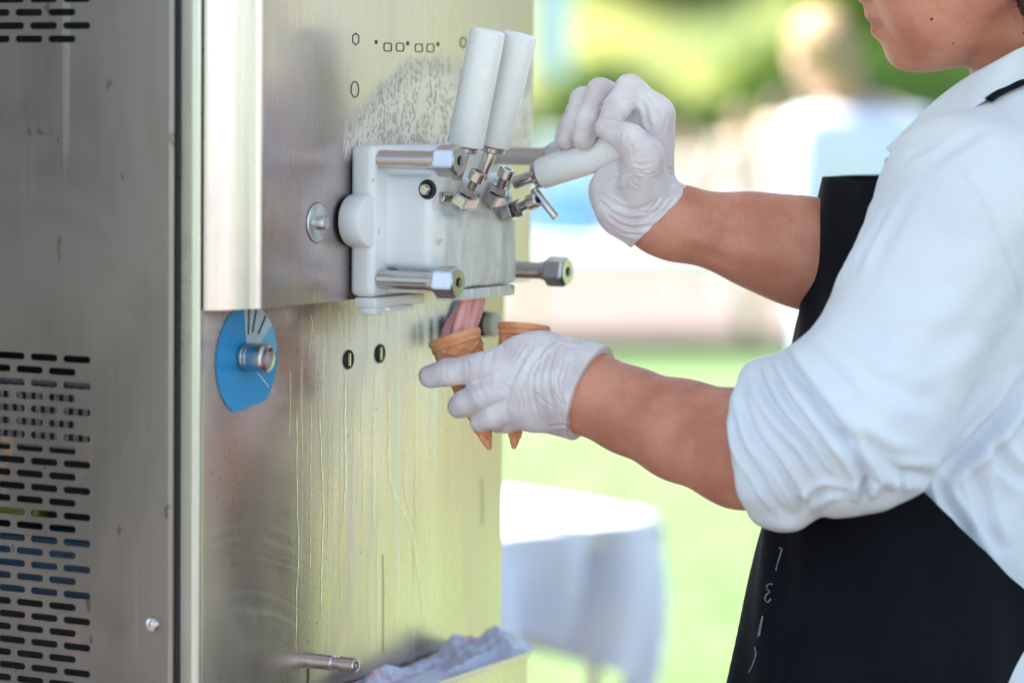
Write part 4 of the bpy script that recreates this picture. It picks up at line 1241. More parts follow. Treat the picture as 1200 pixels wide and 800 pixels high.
# ------------------------------------------------------------------ cones and soft serve
def px_of(P):
    v = np.asarray(P) - CAM; d = v @ FW; return 600 + FPX * (v @ RT) / d, 400 - FPX * (v @ UP) / d, d


SPOUT = np.array([0.105, 0.285, 1.230]); DC = px_of(SPOUT)[2] + 0.008
print('SPOUT', px_of(SPOUT))


def wafer():
    m, nt, b = new_mat('wafer'); T = NT(nt)
    n = T.noise(sc=55, detail=5); f = T.noise(sc=500, detail=3)
    c = T.mix(T.smooth(n, 0.35, 0.7), (0.74, 0.275, 0.120), (0.87, 0.41, 0.215))
    c = T.mix(T.math('MULTIPLY', T.smooth(f, 0.5, 0.75), 0.4), c, (0.56, 0.21, 0.08))
    T.link(c, b.inputs['Base Color']); b.inputs['Roughness'].default_value = 0.6
    b.inputs['Subsurface Weight'].default_value = 0.1; b.inputs['Subsurface Radius'].default_value = (.006, .003, .002)
    T.link(T.bump(f, 0.35, 0.0006), b.inputs['Normal'])
    return m


M_waf = wafer()


def cone(top, tip, R):
    d = tip - top; L = np.linalg.norm(d); u, w, d = frame(d); rows = []; SEG = 96
    prof = [(0.000, R * .93), (-.0008, R * .97), (0, R), (.003, R * 1.02), (.0050, R * 1.0), (.0062, R * .955), (.0070, R * .95), (.0080, R * .985), (.0098, R * .985), (.0108, R * .93)]
    hh = list(np.linspace(.0112, .030, 26)) + list(np.linspace(.031, L - .004, 70)) + [L - .002, L - .0006, L]
    for h in hh:
        if h < .0315: r = R * (.915 - .10 * (h - .0085) / .023)
        else:
            t = (h - .0315) / (L - .0315); r = R * (.79 * (1 - t) + .12 * t)
            if h > L - .0045: r = R * .125 * math.sqrt(max(0, 1 - ((h - (L - .0045)) / .0046) ** 2))
        prof.append((h, r))
    for h, r in prof:
        row = []
        for k in range(SEG):
            t = 2 * math.pi * k / SEG; q = 0
            if .0111 < h < .031:
                A = abs(math.sin(4.5 * t + (h - .01) * 300)); B = abs(math.sin(4.5 * t - (h - .01) * 300)); q = .0019 * (max(1 - A * 3, 0) + max(1 - B * 3, 0))
            elif .031 <= h < L - .01:
                A = abs(math.sin(3.0 * t + h * 170)); B = abs(math.sin(3.0 * t - h * 170)); q = .0014 * (max(1 - A * 3.2, 0) + max(1 - B * 3.2, 0))
            row.append(top + d * h + (r + q) * (math.cos(t) * u + math.sin(t) * w))
        rows.append(row)
    ins = []
    for h, f in ((.0005, .90), (.004, .86), (.03, .70), (L * .6, .28), (L * .8, .02)):
        ins.append([top + d * h + R * f * (math.cos(2 * math.pi * k / SEG) * u + math.sin(2 * math.pi * k / SEG) * w) for k in range(SEG)])
    return MB().grid(ins[::-1] + rows, True)


c1t, c1p = W(532, 393, DC), W(574, 527, DC - 0.006)
c2t, c2p = W(614.5, 381, DC + 0.004), W(602, 526, DC - 0.004)
# rims are tilted a little towards the camera
cone1 = tag(cone(c1t, c1p, 0.0252).build('ice_cream_cone', M_waf, None, 50), 'wafer cone under the spout being filled with pink soft serve', 'ice cream cone', 'wafer cones held in the gloved hand')
cone2 = tag(cone(c2t, c2p, 0.0246).build('ice_cream_cone', M_waf, None, 50), 'empty wafer cone waiting in the gloved hand beside the one being filled', 'ice cream cone', 'wafer cones held in the gloved hand')


def cream():
    m, nt, b = new_mat('pink_soft_serve'); T = NT(nt)
    n = T.noise(scale=(60, 60, 14), sc=1.0, detail=3)
    T.link(T.mix(T.smooth(n, .3, .7), (0.72, 0.31, 0.31), (0.84, 0.45, 0.44)), b.inputs['Base Color']); b.inputs['Roughness'].default_value = 0.3
    b.inputs['Subsurface Weight'].default_value = 0.35; b.inputs['Subsurface Radius'].default_value = (.01, .005, .004)
    T.link(T.bump(n, .25, .0015), b.inputs['Normal'])
    return m


path = spline([W(555, 338, DC), W(554, 350, DC), W(549, 364, DC), W(543, 378, DC), W(538, 391, DC), W(537, 405, DC)], 48)
rows = []
for i, p in enumerate(path):
    t = i / 47; r = (0.0080 + 0.0078 * t ** 0.9); d = path[min(i + 1, 47)] - path[max(i - 1, 0)]; d /= np.linalg.norm(d)
    u = RT - d * (RT @ d); u /= np.linalg.norm(u); w = np.cross(d, u)
    row = []
    for k in range(80):
        a_ = 2 * math.pi * k / 80; q = a_ + t * 0.9
        rr = r * (1 + 0.24 * math.cos(5 * q) + 0.08 * math.cos(2 * a_ + 1 + t * 3)); row.append(p + rr * (math.cos(a_) * u + math.sin(a_) * w))
    rows.append(row)
MB().grid(rows, True).build('soft_serve', cream(), cone1, 180)

# ------------------------------------------------------------------ the server
fp = -_r0 * math.cos(math.radians(20)) + _fh * math.sin(math.radians(20))
lat = -_r0 * math.sin(math.radians(20)) - _fh * math.cos(math.radians(20))
zup = np.array([0, 0, 1.0])
HIP = W(1045, 800, 2.83)
me_root = empty('person', (HIP[0], HIP[1], 0), 'person in black apron pulling a lever and holding two cones in gloved hands', 'person')


def rp(px_, d): return px_ * d / FPX
def J(x, y, d, r): return (W(x, y, d), rp(r, d))


H0, H1 = onY(634, 204, LY[2]), onY(744, 167, LY[2]); d0, d1 = px_of(H0)[2], px_of(H1)[2]
dh = lambda x: d0 + (d1 - d0) * (x - 634) / 110.0
print('HANDLE', d0, d1)
DL = DC - 0.036                                # depth of the left hand's fingers, in front of the cones


def right_hand(S, g=0.0, glove=True):
    A = lambda x, y, o, r: (W(x, y, dh(x) + o), rp(r, dh(x)) + g)
    f = 0.0035
    S.chain([A(768, 132, .012, 18), A(738, 105.5, -.004, 17), A(722, 128, -.024, 15.5), A(712, 147, -.030, 12)], k=f)
    S.chain([A(748, 128, .030, 17), A(704, 109, .008, 16.5), A(691, 140, -.016, 14.5), A(684, 163, -.021, 12.5)], k=f)
    S.chain([A(726, 130, .042, 16), A(684, 118, .014, 15), A(671, 148, -.010, 12.5), A(663, 164, -.014, 10.5)], k=f)
    S.chain([A(706, 138, .050, 14), A(676, 130, .026, 12), A(664, 152, .010, 10.5), A(659, 166, .004, 9)], k=f)
    S.rc(A(754, 152, .016, 32)[0], A(740, 222, .012, 1)[0], rp(33, 2.84) + g, rp(44, 2.84) + g, k=.010, flat=(FW, .62))
    S.rc(A(770, 135, .014, 1)[0], A(764, 205, .014, 1)[0], rp(19, 2.84) + g, rp(24, 2.84) + g, k=.010)
    S.chain([A(754, 214, -.008, 28), A(755, 184, -.026, 22), A(738, 164, -.039, 17.5), A(710, 150, -.043, 12.2)], k=.006)
    S.rc(A(716, 226, .004, 1)[0], A(724, 250, .006, 1)[0], rp(23, 2.84) + g, rp(23, 2.84) + g, k=.012)
    S.rc(A(745, 235, .012, 1)[0], A(764, 259, .020, 1)[0], rp(36, 2.84) + g, rp(31, 2.84) + g, k=.012, flat=(FW, .8))


dW = dh(760) + .020


def right_arm(S, g=0.0):
    S.chain([(W(752, 246, dW - .004), rp(30, dW) + g), (W(772, 258, dW), rp(30, dW) + g), (W(805, 263, dW + .004), rp(34, dW) + g), (W(870, 277.5, dW + .014), rp(43, dW) + g), (W(912, 288, dW + .02), rp(50, dW) + g), (W(955, 299, dW + .026), rp(57, dW) + g), (W(1045, 328, dW + .04), rp(61, dW) + g)], k=.03)


def left_hand(S, g=0.0, glove=True):
    A = lambda x, y, o, r: (W(x, y, DL + o), rp(r, DL) + g)
    f = 0.004
    S.chain([A(602, 424, -.006, 21), A(556, 432, -.008, 16.5), A(523, 436.5, -.001, 15), A(504, 441, .005, 12.8)], k=f)
    S.chain([A(600, 450, -.008, 20), A(564, 463, -.010, 16.5), A(544, 473, -.003, 14.5), A(538, 476, 0, 13)], k=f)
    S.chain([A(604, 472, -.005, 19), A(579, 486, -.006, 15), A(563, 494, .002, 11.8)], k=f)
    S.chain([A(614, 484, .002, 16), A(594, 494, .006, 12), A(584, 496, .018, 10.5)], k=f)
    S.chain([A(650, 432, .010, 20), A(612, 426, .056, 14), A(574, 431, .072, 12), A(548, 436, .070, 11)], k=.008)
    S.rc(A(606, 430, -.004, 1)[0], A(622, 470, -.002, 1)[0], rp(29, DL) + g, rp(30, DL) + g, k=.012, flat=(FW, .62))
    S.rc(A(628, 424, -.002, 1)[0], A(640, 466, -.002, 1)[0], rp(34, DL) + g, rp(36, DL) + g, k=.012, flat=(FW, .62))
    S.rc(A(640, 446, -.002, 1)[0], A(684, 458, -.010, 1)[0], rp(52, DL) + g, rp(46, DL) + g, k=.014, flat=(FW, .72))


def left_arm(S, g=0.0):
    S.chain([(W(655, 449, DL - .004), rp(40, DL) + g), (W(690, 460, DL - .011), rp(45, DL) + g), (W(735, 480, DL - .022), rp(48, DL) + g), (W(800, 505, DL - .048), rp(57, 2.72) + g), (W(870, 526, DL - .078), rp(68, 2.69) + g), (W(985, 520, DL - .12), rp(74, 2.65) + g)], k=.014)


LSH, RSH = W(1134, 250, 2.668), W(1290, 225, 2.985)
LEL, REL = W(1005, 490, 2.635), W(1045, 328, dW + .04)
LCU = W(905, 517, 2.675)
CH, WA = W(1150, 330, 2.83), W(1090, 580, 2.83)
NB = W(1212, 168, 2.835)
# head frame, turned slightly away and bowed
hx = -_r0 * math.cos(math.radians(9)) + _fh * math.sin(math.radians(9)); bow = math.radians(13)
hf = hx * math.cos(bow) - zup * math.sin(bow); hu = zup * math.cos(bow) + hx * math.sin(bow); hl = np.cross(hu, hf)
MOUTH = W(1022, 27.5, 2.80)
HC = MOUTH - hf * 0.0975 - hu * (-0.056)
Hd = lambda x, y, z: HC + hf * x + hl * y + hu * z
hax = np.stack([hf, hl, hu])


def head(S):
    S.ell(Hd(-.014, 0, .040), [.098, .078, .086], hax, k=.02)
    S.ell(Hd(.030, 0, -.022), [.060, .062, .088], hax, k=.03)
    for q in (-1, 1):
        S.rc(Hd(-.018, .052 * q, -.052), Hd(.052, .020 * q, -.083), .020, .017, k=.022)
        S.ell(Hd(.040, .034 * q, -.032), [.036, .028, .040], hax, k=.04)
        S.rc(Hd(.082, .018 * q, .034), Hd(.066, .046 * q, .036), .013, .012, k=.012)
        S.ell(Hd(.083, .031 * q, .014), [.015, .016, .012], hax, k=.006, op='s')
        S.ell(Hd(.077, .031 * q, .014), [.0125, .0125, .0125], hax, k=.002)
        S.rc(Hd(.099, .009 * q, -.022), Hd(.102, .011 * q, -.022), .008, .0075, k=.006)
        S.ell(Hd(-.012, .078 * q, -.000), [.018, .010, .031], hax, k=.006); S.ell(Hd(-.008, .086 * q, .002), [.010, .005, .018], hax, k=.004, op='s')
        S.rc(Hd(.0945, .0, -.0500), Hd(.080, .024 * q, -.0555), .0066, .0036, k=.006)
        S.rc(Hd(.0925, 0, -.0632), Hd(.0795, .022 * q, -.0590), .0074, .0038, k=.005)
    S.rc(Hd(.070, .0, -.050), Hd(.068, 0, -.062), .021, .019, k=.016)
    S.rc(Hd(.0960, 0, -.028), Hd(.0915, 0, -.045), .0090, .0075, k=.008)
    S.ell(Hd(.072, 0, -.0860), [.0190, .022, .0185], hax, k=.014)
    S.rc(Hd(.086, 0, .034), Hd(.110, 0, -.014), .008, .0115, k=.010)
    S.rc(Hd(.110, 0, -.014), Hd(.100, 0, -.024), .0110, .008, k=.006)
    S.rc(Hd(.050, 0, -.082), Hd(-.020, 0, -.070), .020, .028, k=.03)
    # mouth line
    for q in (-1, 1): S.rc(Hd(.1030, 0, -.0566), Hd(.086, .023 * q, -.0574), .0030, .0012, k=.0030, op='s')
    S.rc(Hd(-.050, 0, -.040), NB, .052, .060, k=.016)


def torso(S, g=0.0, k=.03):
    for q in (-1, 1):
        S.rc(CH + lat * .048 * q, WA + lat * .036 * q, .116 + g, .114 + g, k=k)
        S.rc(WA + lat * .036 * q, HIP + lat * .042 * q, .114 + g, .128 + g, k=k)
    S.rc(CH + lat * .048, CH - lat * .048, .116 + g, .116 + g, k=k)
    S.rc(W(1228, 138, 2.805), W(1120, 212, 2.70), .058 + g, .052 + g, k=k)
    S.rc(NB - zup * .035, LSH + zup * .006, .056 + g, .062 + g, k=k); S.rc(NB - zup * .035, RSH + zup * .006, .056 + g, .062 + g, k=k)


def legs(S, g=0.0):
    for q in (-1, 1):
        b = np.array([HIP[0], HIP[1], 0]) + lat * .095 * q
        S.chain([(HIP + lat * .07 * q - zup * .02, .105 + g), (b + zup * .48 + fp * .02, .066 + g), (b + zup * .10, .046 + g)], k=.04)


def skin():
    m, nt, b = new_mat('skin'); T = NT(nt)
    n = T.noise(sc=22, detail=5); f = T.noise(sc=260, detail=4); mo = T.noise(sc=75, detail=2, loc=(4, 1, 0))
    c = T.mix(T.smooth(n, .35, .68), (0.53, 0.200, 0.130), (0.65, 0.290, 0.200))
    c = T.mix(T.math('MULTIPLY', T.smooth(f, .45, .75), .18), c, (0.36, 0.15, 0.10))
    c = T.mix(T.math('MULTIPLY', T.smooth(mo, .60, .72), .25), c, (0.50, 0.15, 0.10))
    at = T.node('ShaderNodeAttribute'); at.attribute_name = 'lip'
    c = T.mix(T.math('MULTIPLY', at.outputs['Fac'], 0.8), c, (0.44, 0.13, 0.105))
    T.link(c, b.inputs['Base Color']); b.inputs['Roughness'].default_value = 0.52
    b.inputs['Specular IOR Level'].default_value = 0.32
    b.inputs['Subsurface Weight'].default_value = 0.15; b.inputs['Subsurface Radius'].default_value = (.012, .004, .002); b.inputs['Subsurface Scale'].default_value = 0.6
    g_ = T.noise(sc=700, detail=4); vo_ = T.node('ShaderNodeTexVoronoi'); vo_.inputs['Scale'].default_value = 900
    T.link(T.coord(), vo_.inputs['Vector'])
    T.link(T.bump(vo_.outputs['Distance'], .22, .0005, T.bump(g_, .25, .0006, T.bump(f, .30, .0013))), b.inputs['Normal'])
    return m


M_skin = skin()
# body: one continuous surface; fine where skin shows
B = SDF(0.0032, 0.02)
head(B); torso(B, -.014); right_arm(B); left_arm(B); right_hand(B, -.0022); left_hand(B, -.0022)
B.rc(H0, H1 - (H1 - H0) / np.linalg.norm(H1 - H0) * .012, .0150, .0166, k=.0015, op='s')
B.rc(LSH, LEL, .056, .050, k=.04); B.rc(LEL, W(985, 520, DL - .12), .052, rp(74, 2.65), k=.02)
B.rc(RSH, REL, .056, .050, k=.04)
B.rc(HIP + lat * .07, HIP - lat * .07, .11, .11, k=.04)
B.cut(HIP - zup * .10, -zup, k=.002)
V, Q = B.surf(smooth=2)
_C = Creases(V, Q); _C.noise(.00045, 16, 21, (1, 1, 1))
for ln, a_, w_ in ((((800, 262), (850, 275), (900, 290)), .0007, .006), (((795, 284), (840, 302), (890, 318)), .0006, .005), (((720, 470), (770, 492), (830, 505)), .0008, .007), (((715, 452), (760, 466), (820, 474)), .0006, .006)): _C.line(ln, a_, w_, 10, .8)
_q = V - HC; _C.D *= np.clip((np.linalg.norm(_q, axis=1) - .20) / .05, 0, 1); V = _C.apply()
# lower body, coarser
BL = SDF(0.010, 0.03); BL.rc(HIP + lat * .07, HIP - lat * .07, .108, .108); legs(BL); BL.cut(HIP - zup * .095, zup, k=.002)
for q in (-1, 1):
    b_ = np.array([HIP[0], HIP[1], 0]) + lat * .095 * q; BL.rc(b_ + zup * .05 - fp * .03, b_ + zup * .04 + fp * .14, .042, .032)
V2, Q2 = BL.surf(smooth=1)
me = np_mesh('body', np.concatenate([V, V2]), np.concatenate([Q, Q2 + len(V)]))
hv = np.concatenate([V, V2]) - HC; lx, ly, lz = hv @ hf, hv @ hl, hv @ hu
lipm = np.clip((.0105 - np.abs(lz + .0575) - .20 * np.abs(ly)) / .003, 0, 1) * np.clip((lx - .078) / .004, 0, 1) * np.clip((.026 - np.abs(ly)) / .004, 0, 1)
la = me.attributes.new('lip', 'FLOAT', 'POINT')
if len(me.vertices) == len(lipm): la.data.foreach_set('value', lipm.astype(np.float32))
body = link('body', finish(me, M_skin, 180), me_root)
bodyC = Creases(V, Q)

# moles on the cheek
M_mole = simple('mole', (0.12, 0.045, 0.03), 0.5); M_lip = simple('lip', (0.52, 0.19, 0.15), 0.4)
for (x, y, r) in ((1092, 22, .0019), (1117, 50.5, .0012), (1134, 27, .0008)):
    p = bodyC.on(x, y)
    if p is not None: MB().lathe(p + ray(x, y) * .0006, -ray(x, y), [(0, r), (.0006, r * .8), (.0010, r * .4), (.0011, 0)], 12).build('mole', M_mole, body)

# gloves
def glove_mat():
    m, nt, b = new_mat('thin_white_glove'); T = NT(nt)
    n = T.noise(sc=30, detail=4); f = T.noise(sc=160, detail=5, dist=.8)
    T.link(T.mix(T.smooth(n, .35, .7), (0.66, 0.565, 0.59), (0.80, 0.745, 0.765)), b.inputs['Base Color']); b.inputs['Roughness'].default_value = 0.42
    b.inputs['Specular IOR Level'].default_value = 0.4
    b.inputs['Subsurface Weight'].default_value = 0.2; b.inputs['Subsurface Radius'].default_value = (.008, .004, .004)
    T.link(T.bump(f, .30, .0012), b.inputs['Normal'])
    return m


M_glove = glove_mat()
GR = SDF(0.00115, 0.008)
right_hand(GR, 0.0006)
GR.rc(H0, H1 - (H1 - H0) / np.linalg.norm(H1 - H0) * .012, .0146, .0162, k=.0015, op='s')
GR.chain([(W(752, 246, dW - .004), rp(30, dW) + .0026), (W(772, 258, dW), rp(31, dW) + .0034), (W(800, 262, dW + .004), rp(36, dW) + .0052)], k=.02)
rcut = RT * .70 - UP * .71
GR.cut(W(768, 262, dW), rcut, k=.0012)
V, Q = GR.surf(smooth=1); C_ = Creases(V, Q)
for ln, a_, w_ in (
        (((708, 247), (725, 262), (748, 268), (775, 258), (790, 240)), .0016, .0022),
        (((702, 236), (722, 252), (745, 258), (770, 248), (784, 230)), .0013, .0020),
        (((700, 225), (720, 238), (742, 246), (765, 238)), .0010, .0018),
        (((712, 262), (735, 274), (758, 274)), .0012, .0018),
        (((752, 262), (770, 254), (786, 238), (792, 230)), .0012, .0016),
        (((740, 190), (752, 194), (768, 190)), .0006, .0018), (((742, 186), (750, 178), (760, 176)), .0005, .0014),
        (((744, 196), (756, 206), (770, 208)), .0005, .0016), (((748, 148), (757, 158), (764, 170)), .0007, .0018),
        (((730, 152), (734, 160), (731, 170)), .0005, .0012), (((708, 238), (730, 244), (752, 240)), .0006, .0016),
        (((748, 115), (756, 128), (758, 142), (764, 152)), .0018, .0022), (((756, 106), (766, 122), (770, 140)), .0012, .0018),
        (((762, 112), (774, 128), (777, 148)), .0009, .0018), (((770, 160), (778, 150), (782, 135)), .0008, .0016),
        (((724, 112), (733, 118), (743, 116)), .0010, .0014), (((694, 118), (702, 124), (712, 120)), .0008, .0014), (((676, 152), (684, 154), (693, 151)), .0007, .0012), (((722, 145), (731, 148), (738, 144)), .0009, .0013), (((738, 168), (742, 176), (740, 184)), .0010, .0014)):
    C_.line(ln, a_, w_)
rg = random.Random(4)
for _ in range(26):
    x, y = rg.uniform(700, 785), rg.uniform(196, 262); a = rg.gauss(-.35, .5); l = rg.uniform(7, 20); C_.line(((x, y), (x + l * math.cos(a), y - l * math.sin(a)), (x + 1.8 * l * math.cos(a + .25), y - 1.8 * l * math.sin(a + .25))), rg.uniform(.0003, .0008), rg.uniform(.0009, .0015), 8)
for _ in range(14):
    x, y = rg.uniform(725, 780), rg.uniform(100, 175); a = rg.gauss(1.2, .4); l = rg.uniform(6, 16); C_.line(((x, y), (x + l * math.cos(a), y - l * math.sin(a))), rg.uniform(.0003, .0007), rg.uniform(.0008, .0013), 6)
C_.noise(.00022, 60, 3)
link('glove', finish(np_mesh('glove', C_.apply(), Q), M_glove, 180), me_root)

GL = SDF(0.00125, 0.008)
left_hand(GL, 0.0006)
GL.chain([(W(655, 449, DL - .004), rp(42, DL) + .002), (W(690, 460, DL - .011), rp(46, DL) + .0034), (W(725, 476, DL - .020), rp(50, DL) + .0048)], k=.02)
axl = W(800, 505, DL - .048) - W(690, 460, DL - .011); axl /= np.linalg.norm(axl)
GL.cut(W(692, 460, DL - .012), axl, k=.0012)
V, Q = GL.surf(smooth=1); C_ = Creases(V, Q)
for k_, x0 in enumerate((628, 636, 644, 650, 657, 662)):
    C_.line(((x0 + 14 - 3 * k_, 398 + (k_ * 13) % 21), (x0 + 2, 424), (x0 - 4 + (k_ * 5) % 4, 446), (x0 - 2 + (k_ * 7) % 5, 468), (x0 + 6, 496 - (k_ * 17) % 25)), (.0009, .0004, .0009, .0003, .0007, .0005)[k_], (.0016, .0012, .0019, .0011, .0014, .0012)[k_])
for ln, a_, w_ in (
        (((632, 404), (618, 424), (605, 450), (598, 478), (600, 500)), -.0016, .0026),
        (((588, 396), (572, 412), (565, 430), (566, 452), (572, 476)), -.0012, .0018),
        (((660, 394), (640, 412), (622, 432)), -.0010, .0016),
        (((580, 408), (574, 430), (576, 455)), .0008, .0016),
        (((546, 420), (549, 432), (547, 446)), .0007, .0014), (((552, 452), (560, 466), (566, 478)), .0007, .0014),
        (((520, 424), (523, 436), (521, 448)), .0005, .0012),
        (((640, 500), (660, 498), (680, 502)), .0010, .0016), (((646, 398), (662, 404), (682, 408)), .0010, .0016)):
    C_.line(ln, a_, w_)
rg = random.Random(9)
for _ in range(34):
    x, y = rg.uniform(585, 690), rg.uniform(400, 500); a = rg.gauss(1.75, .45); l = rg.uniform(7, 24); C_.line(((x, y), (x + l * math.cos(a), y - l * math.sin(a)), (x + 1.8 * l * math.cos(a + .2), y - 1.8 * l * math.sin(a + .2))), rg.uniform(.0003, .0008), rg.uniform(.0008, .0015), 8)
for _ in range(14):
    x, y = rg.uniform(505, 585), rg.uniform(425, 495); a = rg.gauss(1.5, .4); l = rg.uniform(5, 10); C_.line(((x, y), (x + l * math.cos(a), y - l * math.sin(a))), rg.uniform(.0002, .0005), rg.uniform(.0008, .0012), 6)
C_.noise(.00022, 60, 4)
link('glove', finish(np_mesh('glove', C_.apply(), Q), M_glove, 180), me_root)

# hair
h_main = simple('dark_brown_hair', (0.035, 0.020, 0.013), 0.45, 0, 0.25, 160, 0.8, 260)
HS = SDF(0.003, 0.012); HS.ell(Hd(-.020, 0, .050), [.102, .086, .090], hax)
HS.rc(Hd(-.070, .03, -.01), Hd(-.085, .035, -.055), .05, .03); HS.rc(Hd(-.070, -.03, -.01), Hd(-.085, -.035, -.055), .05, .03)
for q in (-1, 1): HS.chain([(Hd(-.046, .072 * q, -.02), .016), (Hd(-.052, .066 * q, -.062), .014), (Hd(-.050, .056 * q, -.094), .010)])
HS.cut(Hd(.050, 0, .06), hf * 1.0 - hu * .55, k=.01)
for q in (-1, 1): HS.ell(Hd(.015, .085 * q, -.03), [.045, .03, .055], hax, k=.01, op='s')
V, Q = HS.surf(); C_ = Creases(V, Q); C_.noise(.0022, 55, 8, (1, 1, .4)).noise(.0012, 130, 9)
hair = link('hair', finish(np_mesh('hair', C_.apply(), Q), h_main, 180), me_root)
cv = MB(); rh = random.Random(2)
for k in range(170):                           # loose curls at the nape and temple
    p = Hd(rh.uniform(-.085, -.034), rh.choice((-1, 1)) * rh.uniform(.055, .076), rh.uniform(-.100, .0)); a0 = rh.random() * 6.28; r = rh.uniform(.004, .009)
    q = [p + hl * rh.uniform(-.002, .002) + hf * r * math.cos(a0 + t) + hu * (r * math.sin(a0 + t) - .003 * t) for t in np.linspace(0, rh.uniform(2.5, 5), 9)]
    cv.ribbon(q, .0007, .0005, hl)
cv.build('curls', h_main, hair, 180)
# eyes and brows (turned away above the frame)
for q in (-1, 1):
    MB().lathe(Hd(.077, .031 * q, .014), hf, [(-.0118, 0), (-.006, .0102), (0, .0120), (.006, .0104), (.0098, .0070), (.0118, .003), (.0122, 0)], 20).build('eye', simple('eye_white', (.75, .73, .70), .15), body, 180)
    MB().lathe(Hd(.0885, .0315 * q, .014), hf, [(0, .0058), (.0006, .0056), (.0009, 0)], 16).build('iris', h_main, body)
    MB().ribbon([Hd(.098 - .02 * t, (.012 + .036 * t) * q, .037 + .006 * math.sin(2.5 * t)) for t in np.linspace(0, 1, 8)], .006, .002, hf).build('eyebrow', h_main, body)

# ------------------------------------------------------------------ clothes
def shirt_mat():
    m, nt, b = new_mat('white_shirt_cotton'); T = NT(nt)
    n = T.noise(sc=9, detail=4)
    T.link(T.mix(T.smooth(n, .35, .7), (0.68, 0.71, 0.78), (0.74, 0.765, 0.82)), b.inputs['Base Color']); b.inputs['Roughness'].default_value = 0.9
    b.inputs['Specular IOR Level'].default_value = 0.2
    b.inputs['Subsurface Weight'].default_value = 0.1; b.inputs['Subsurface Radius'].default_value = (.01, .01, .012)
    w = T.noise(sc=900, detail=2); s = T.noise(scale=(1, 1, 1), sc=60, detail=5, dist=.5)
    T.link(T.bump(w, .18, .0004, T.bump(s, .18, .0016)), b.inputs['Normal'])
    return m


M_shirt = shirt_mat()
SH = SDF(0.0030, 0.03)
torso(SH, .003, .03)
for x, y, d, r in ((922, 606, 2.652, 11), (990, 573, 2.628, 15), (1022, 566, 2.628, 13), (1052, 556, 2.630, 15)): SH.ell(W(x, y, d), [rp(r, d) * 1.3, rp(r, d) * 1.6, rp(r, d)], np.stack([_r0, _fh, zup]), k=.006)
SH.rc(LSH, LEL, rp(99, 2.665), rp(95, 2.635), k=.035)
SH.rc(LEL, LCU, rp(95, 2.635), rp(97, 2.675), k=.03)
SH.rc(RSH, W(1095, 310, 2.93), .072, .062, k=.035)
SH.rc(W(898, 519, 2.677), W(880, 523, 2.684), rp(98, 2.68), rp(95, 2.68), k=.008)     # rolled cuff
axc = W(870, 526, DL - .078) - W(985, 520, DL - .12); axc /= np.linalg.norm(axc)
SH.cut(W(889, 519, 2.68), axc, k=.008, lo=0)
# the cut must not touch the torso: only the sleeve reaches past this plane
SH.rc(Hd(-.030, 0, -.045) * .35 + NB * .65, NB - zup * .02, .062, .066, k=.03)
SH.cut(NB + zup * .088 - fp * .02, zup * 1.0 + fp * .40, k=.01)
SH.rc(W(900, 522, 2.672), W(800, 505, DL - .048), rp(78, 2.68), rp(66, 2.7), k=.004, op='s')
SH.cut(HIP - zup * .03, -zup, k=.003)
V, Q = SH.surf(smooth=1); C_ = Creases(V, Q)
folds = (
    (((904, 404), (918, 415), (929, 434), (953, 465), (978, 497), (997, 522), (1016, 557), (1010, 576)), .0070, .0060),
    (((886, 427), (899, 462), (918, 491), (947, 522), (972, 564)), .0042, .0052),
    (((867, 455), (883, 507), (912, 545), (940, 586), (943, 600)), .0034, .0048),
    (((856, 470), (867, 522), (893, 564), (921, 604)), .0026, .0042),
    (((900, 420), (918, 455), (940, 490), (968, 525), (985, 555)), .0026, .0040),
    (((948, 590), (958, 578), (972, 570), (990, 577)), .0045, .0045), (((1014, 560), (1012, 572), (1013, 584)), .0055, .0045),
    (((978, 500), (1010, 519), (1054, 551), (1099, 560)), .0040, .0075),
    (((1000, 500), (1040, 528), (1080, 540)), .0022, .0065),
    (((1204, 440), (1175, 483), (1150, 510), (1128, 532), (1104, 556)), .0085, .0085),
    (((1156, 510), (1170, 535), (1186, 552), (1204, 566)), .0042, .0075),
    (((1102, 557), (1108, 583), (1124, 608), (1136, 630)), .0040, .0055),
    (((1130, 540), (1150, 580), (1160, 620), (1178, 650)), .0034, .0075),
    (((1060, 553), (1058, 564), (1053, 574)), .0030, .0045),
    (((988, 421), (1020, 441), (1060, 460), (1100, 470)), .0018, .0090), (((940, 400), (975, 432), (1010, 470)), .0018, .0070),
    (((1023, 236), (1010, 277), (992, 312), (975, 345)), .0026, .0065), (((1044, 243), (1022, 284), (1002, 322)), .0020, .0060),
    (((1075, 222), (1048, 268), (1020, 330)), .0014, .0090), (((1160, 380), (1120, 400), (1060, 430)), .0016, .0120), (((1180, 330), (1120, 380), (1050, 400)), .0012, .0120),
    (((1100, 172), (1075, 180), (1052, 196)), .0022, .0050), (((1150, 150), (1115, 175), (1075, 205)), .0016, .0080))
for ln, a_, w_ in folds: C_.line(ln, a_ * 1.35, w_ * .78, 18, .8)
C_.line(((1095, 172), (1124, 191), (1152, 229), (1171, 270), (1190, 318), (1200, 360)), -.0016, .0030, 18, .2)
C_.line(((866, 458), (862, 500), (869, 540), (886, 580), (908, 610)), .0016, .0013, 18, .3)
C_.line(((1098, 175), (1127, 194), (1155, 232), (1174, 273), (1193, 321)), .0010, .0010, 18, .0)
C_.noise(.0014, 7, 5); C_.noise(.0008, 18, 6); C_.noise(.00025, 45, 7)
V = C_.apply(); shirtC = Creases(V, Q)
link('shirt', finish(np_mesh('shirt', V, Q), M_shirt, 180), me_root)

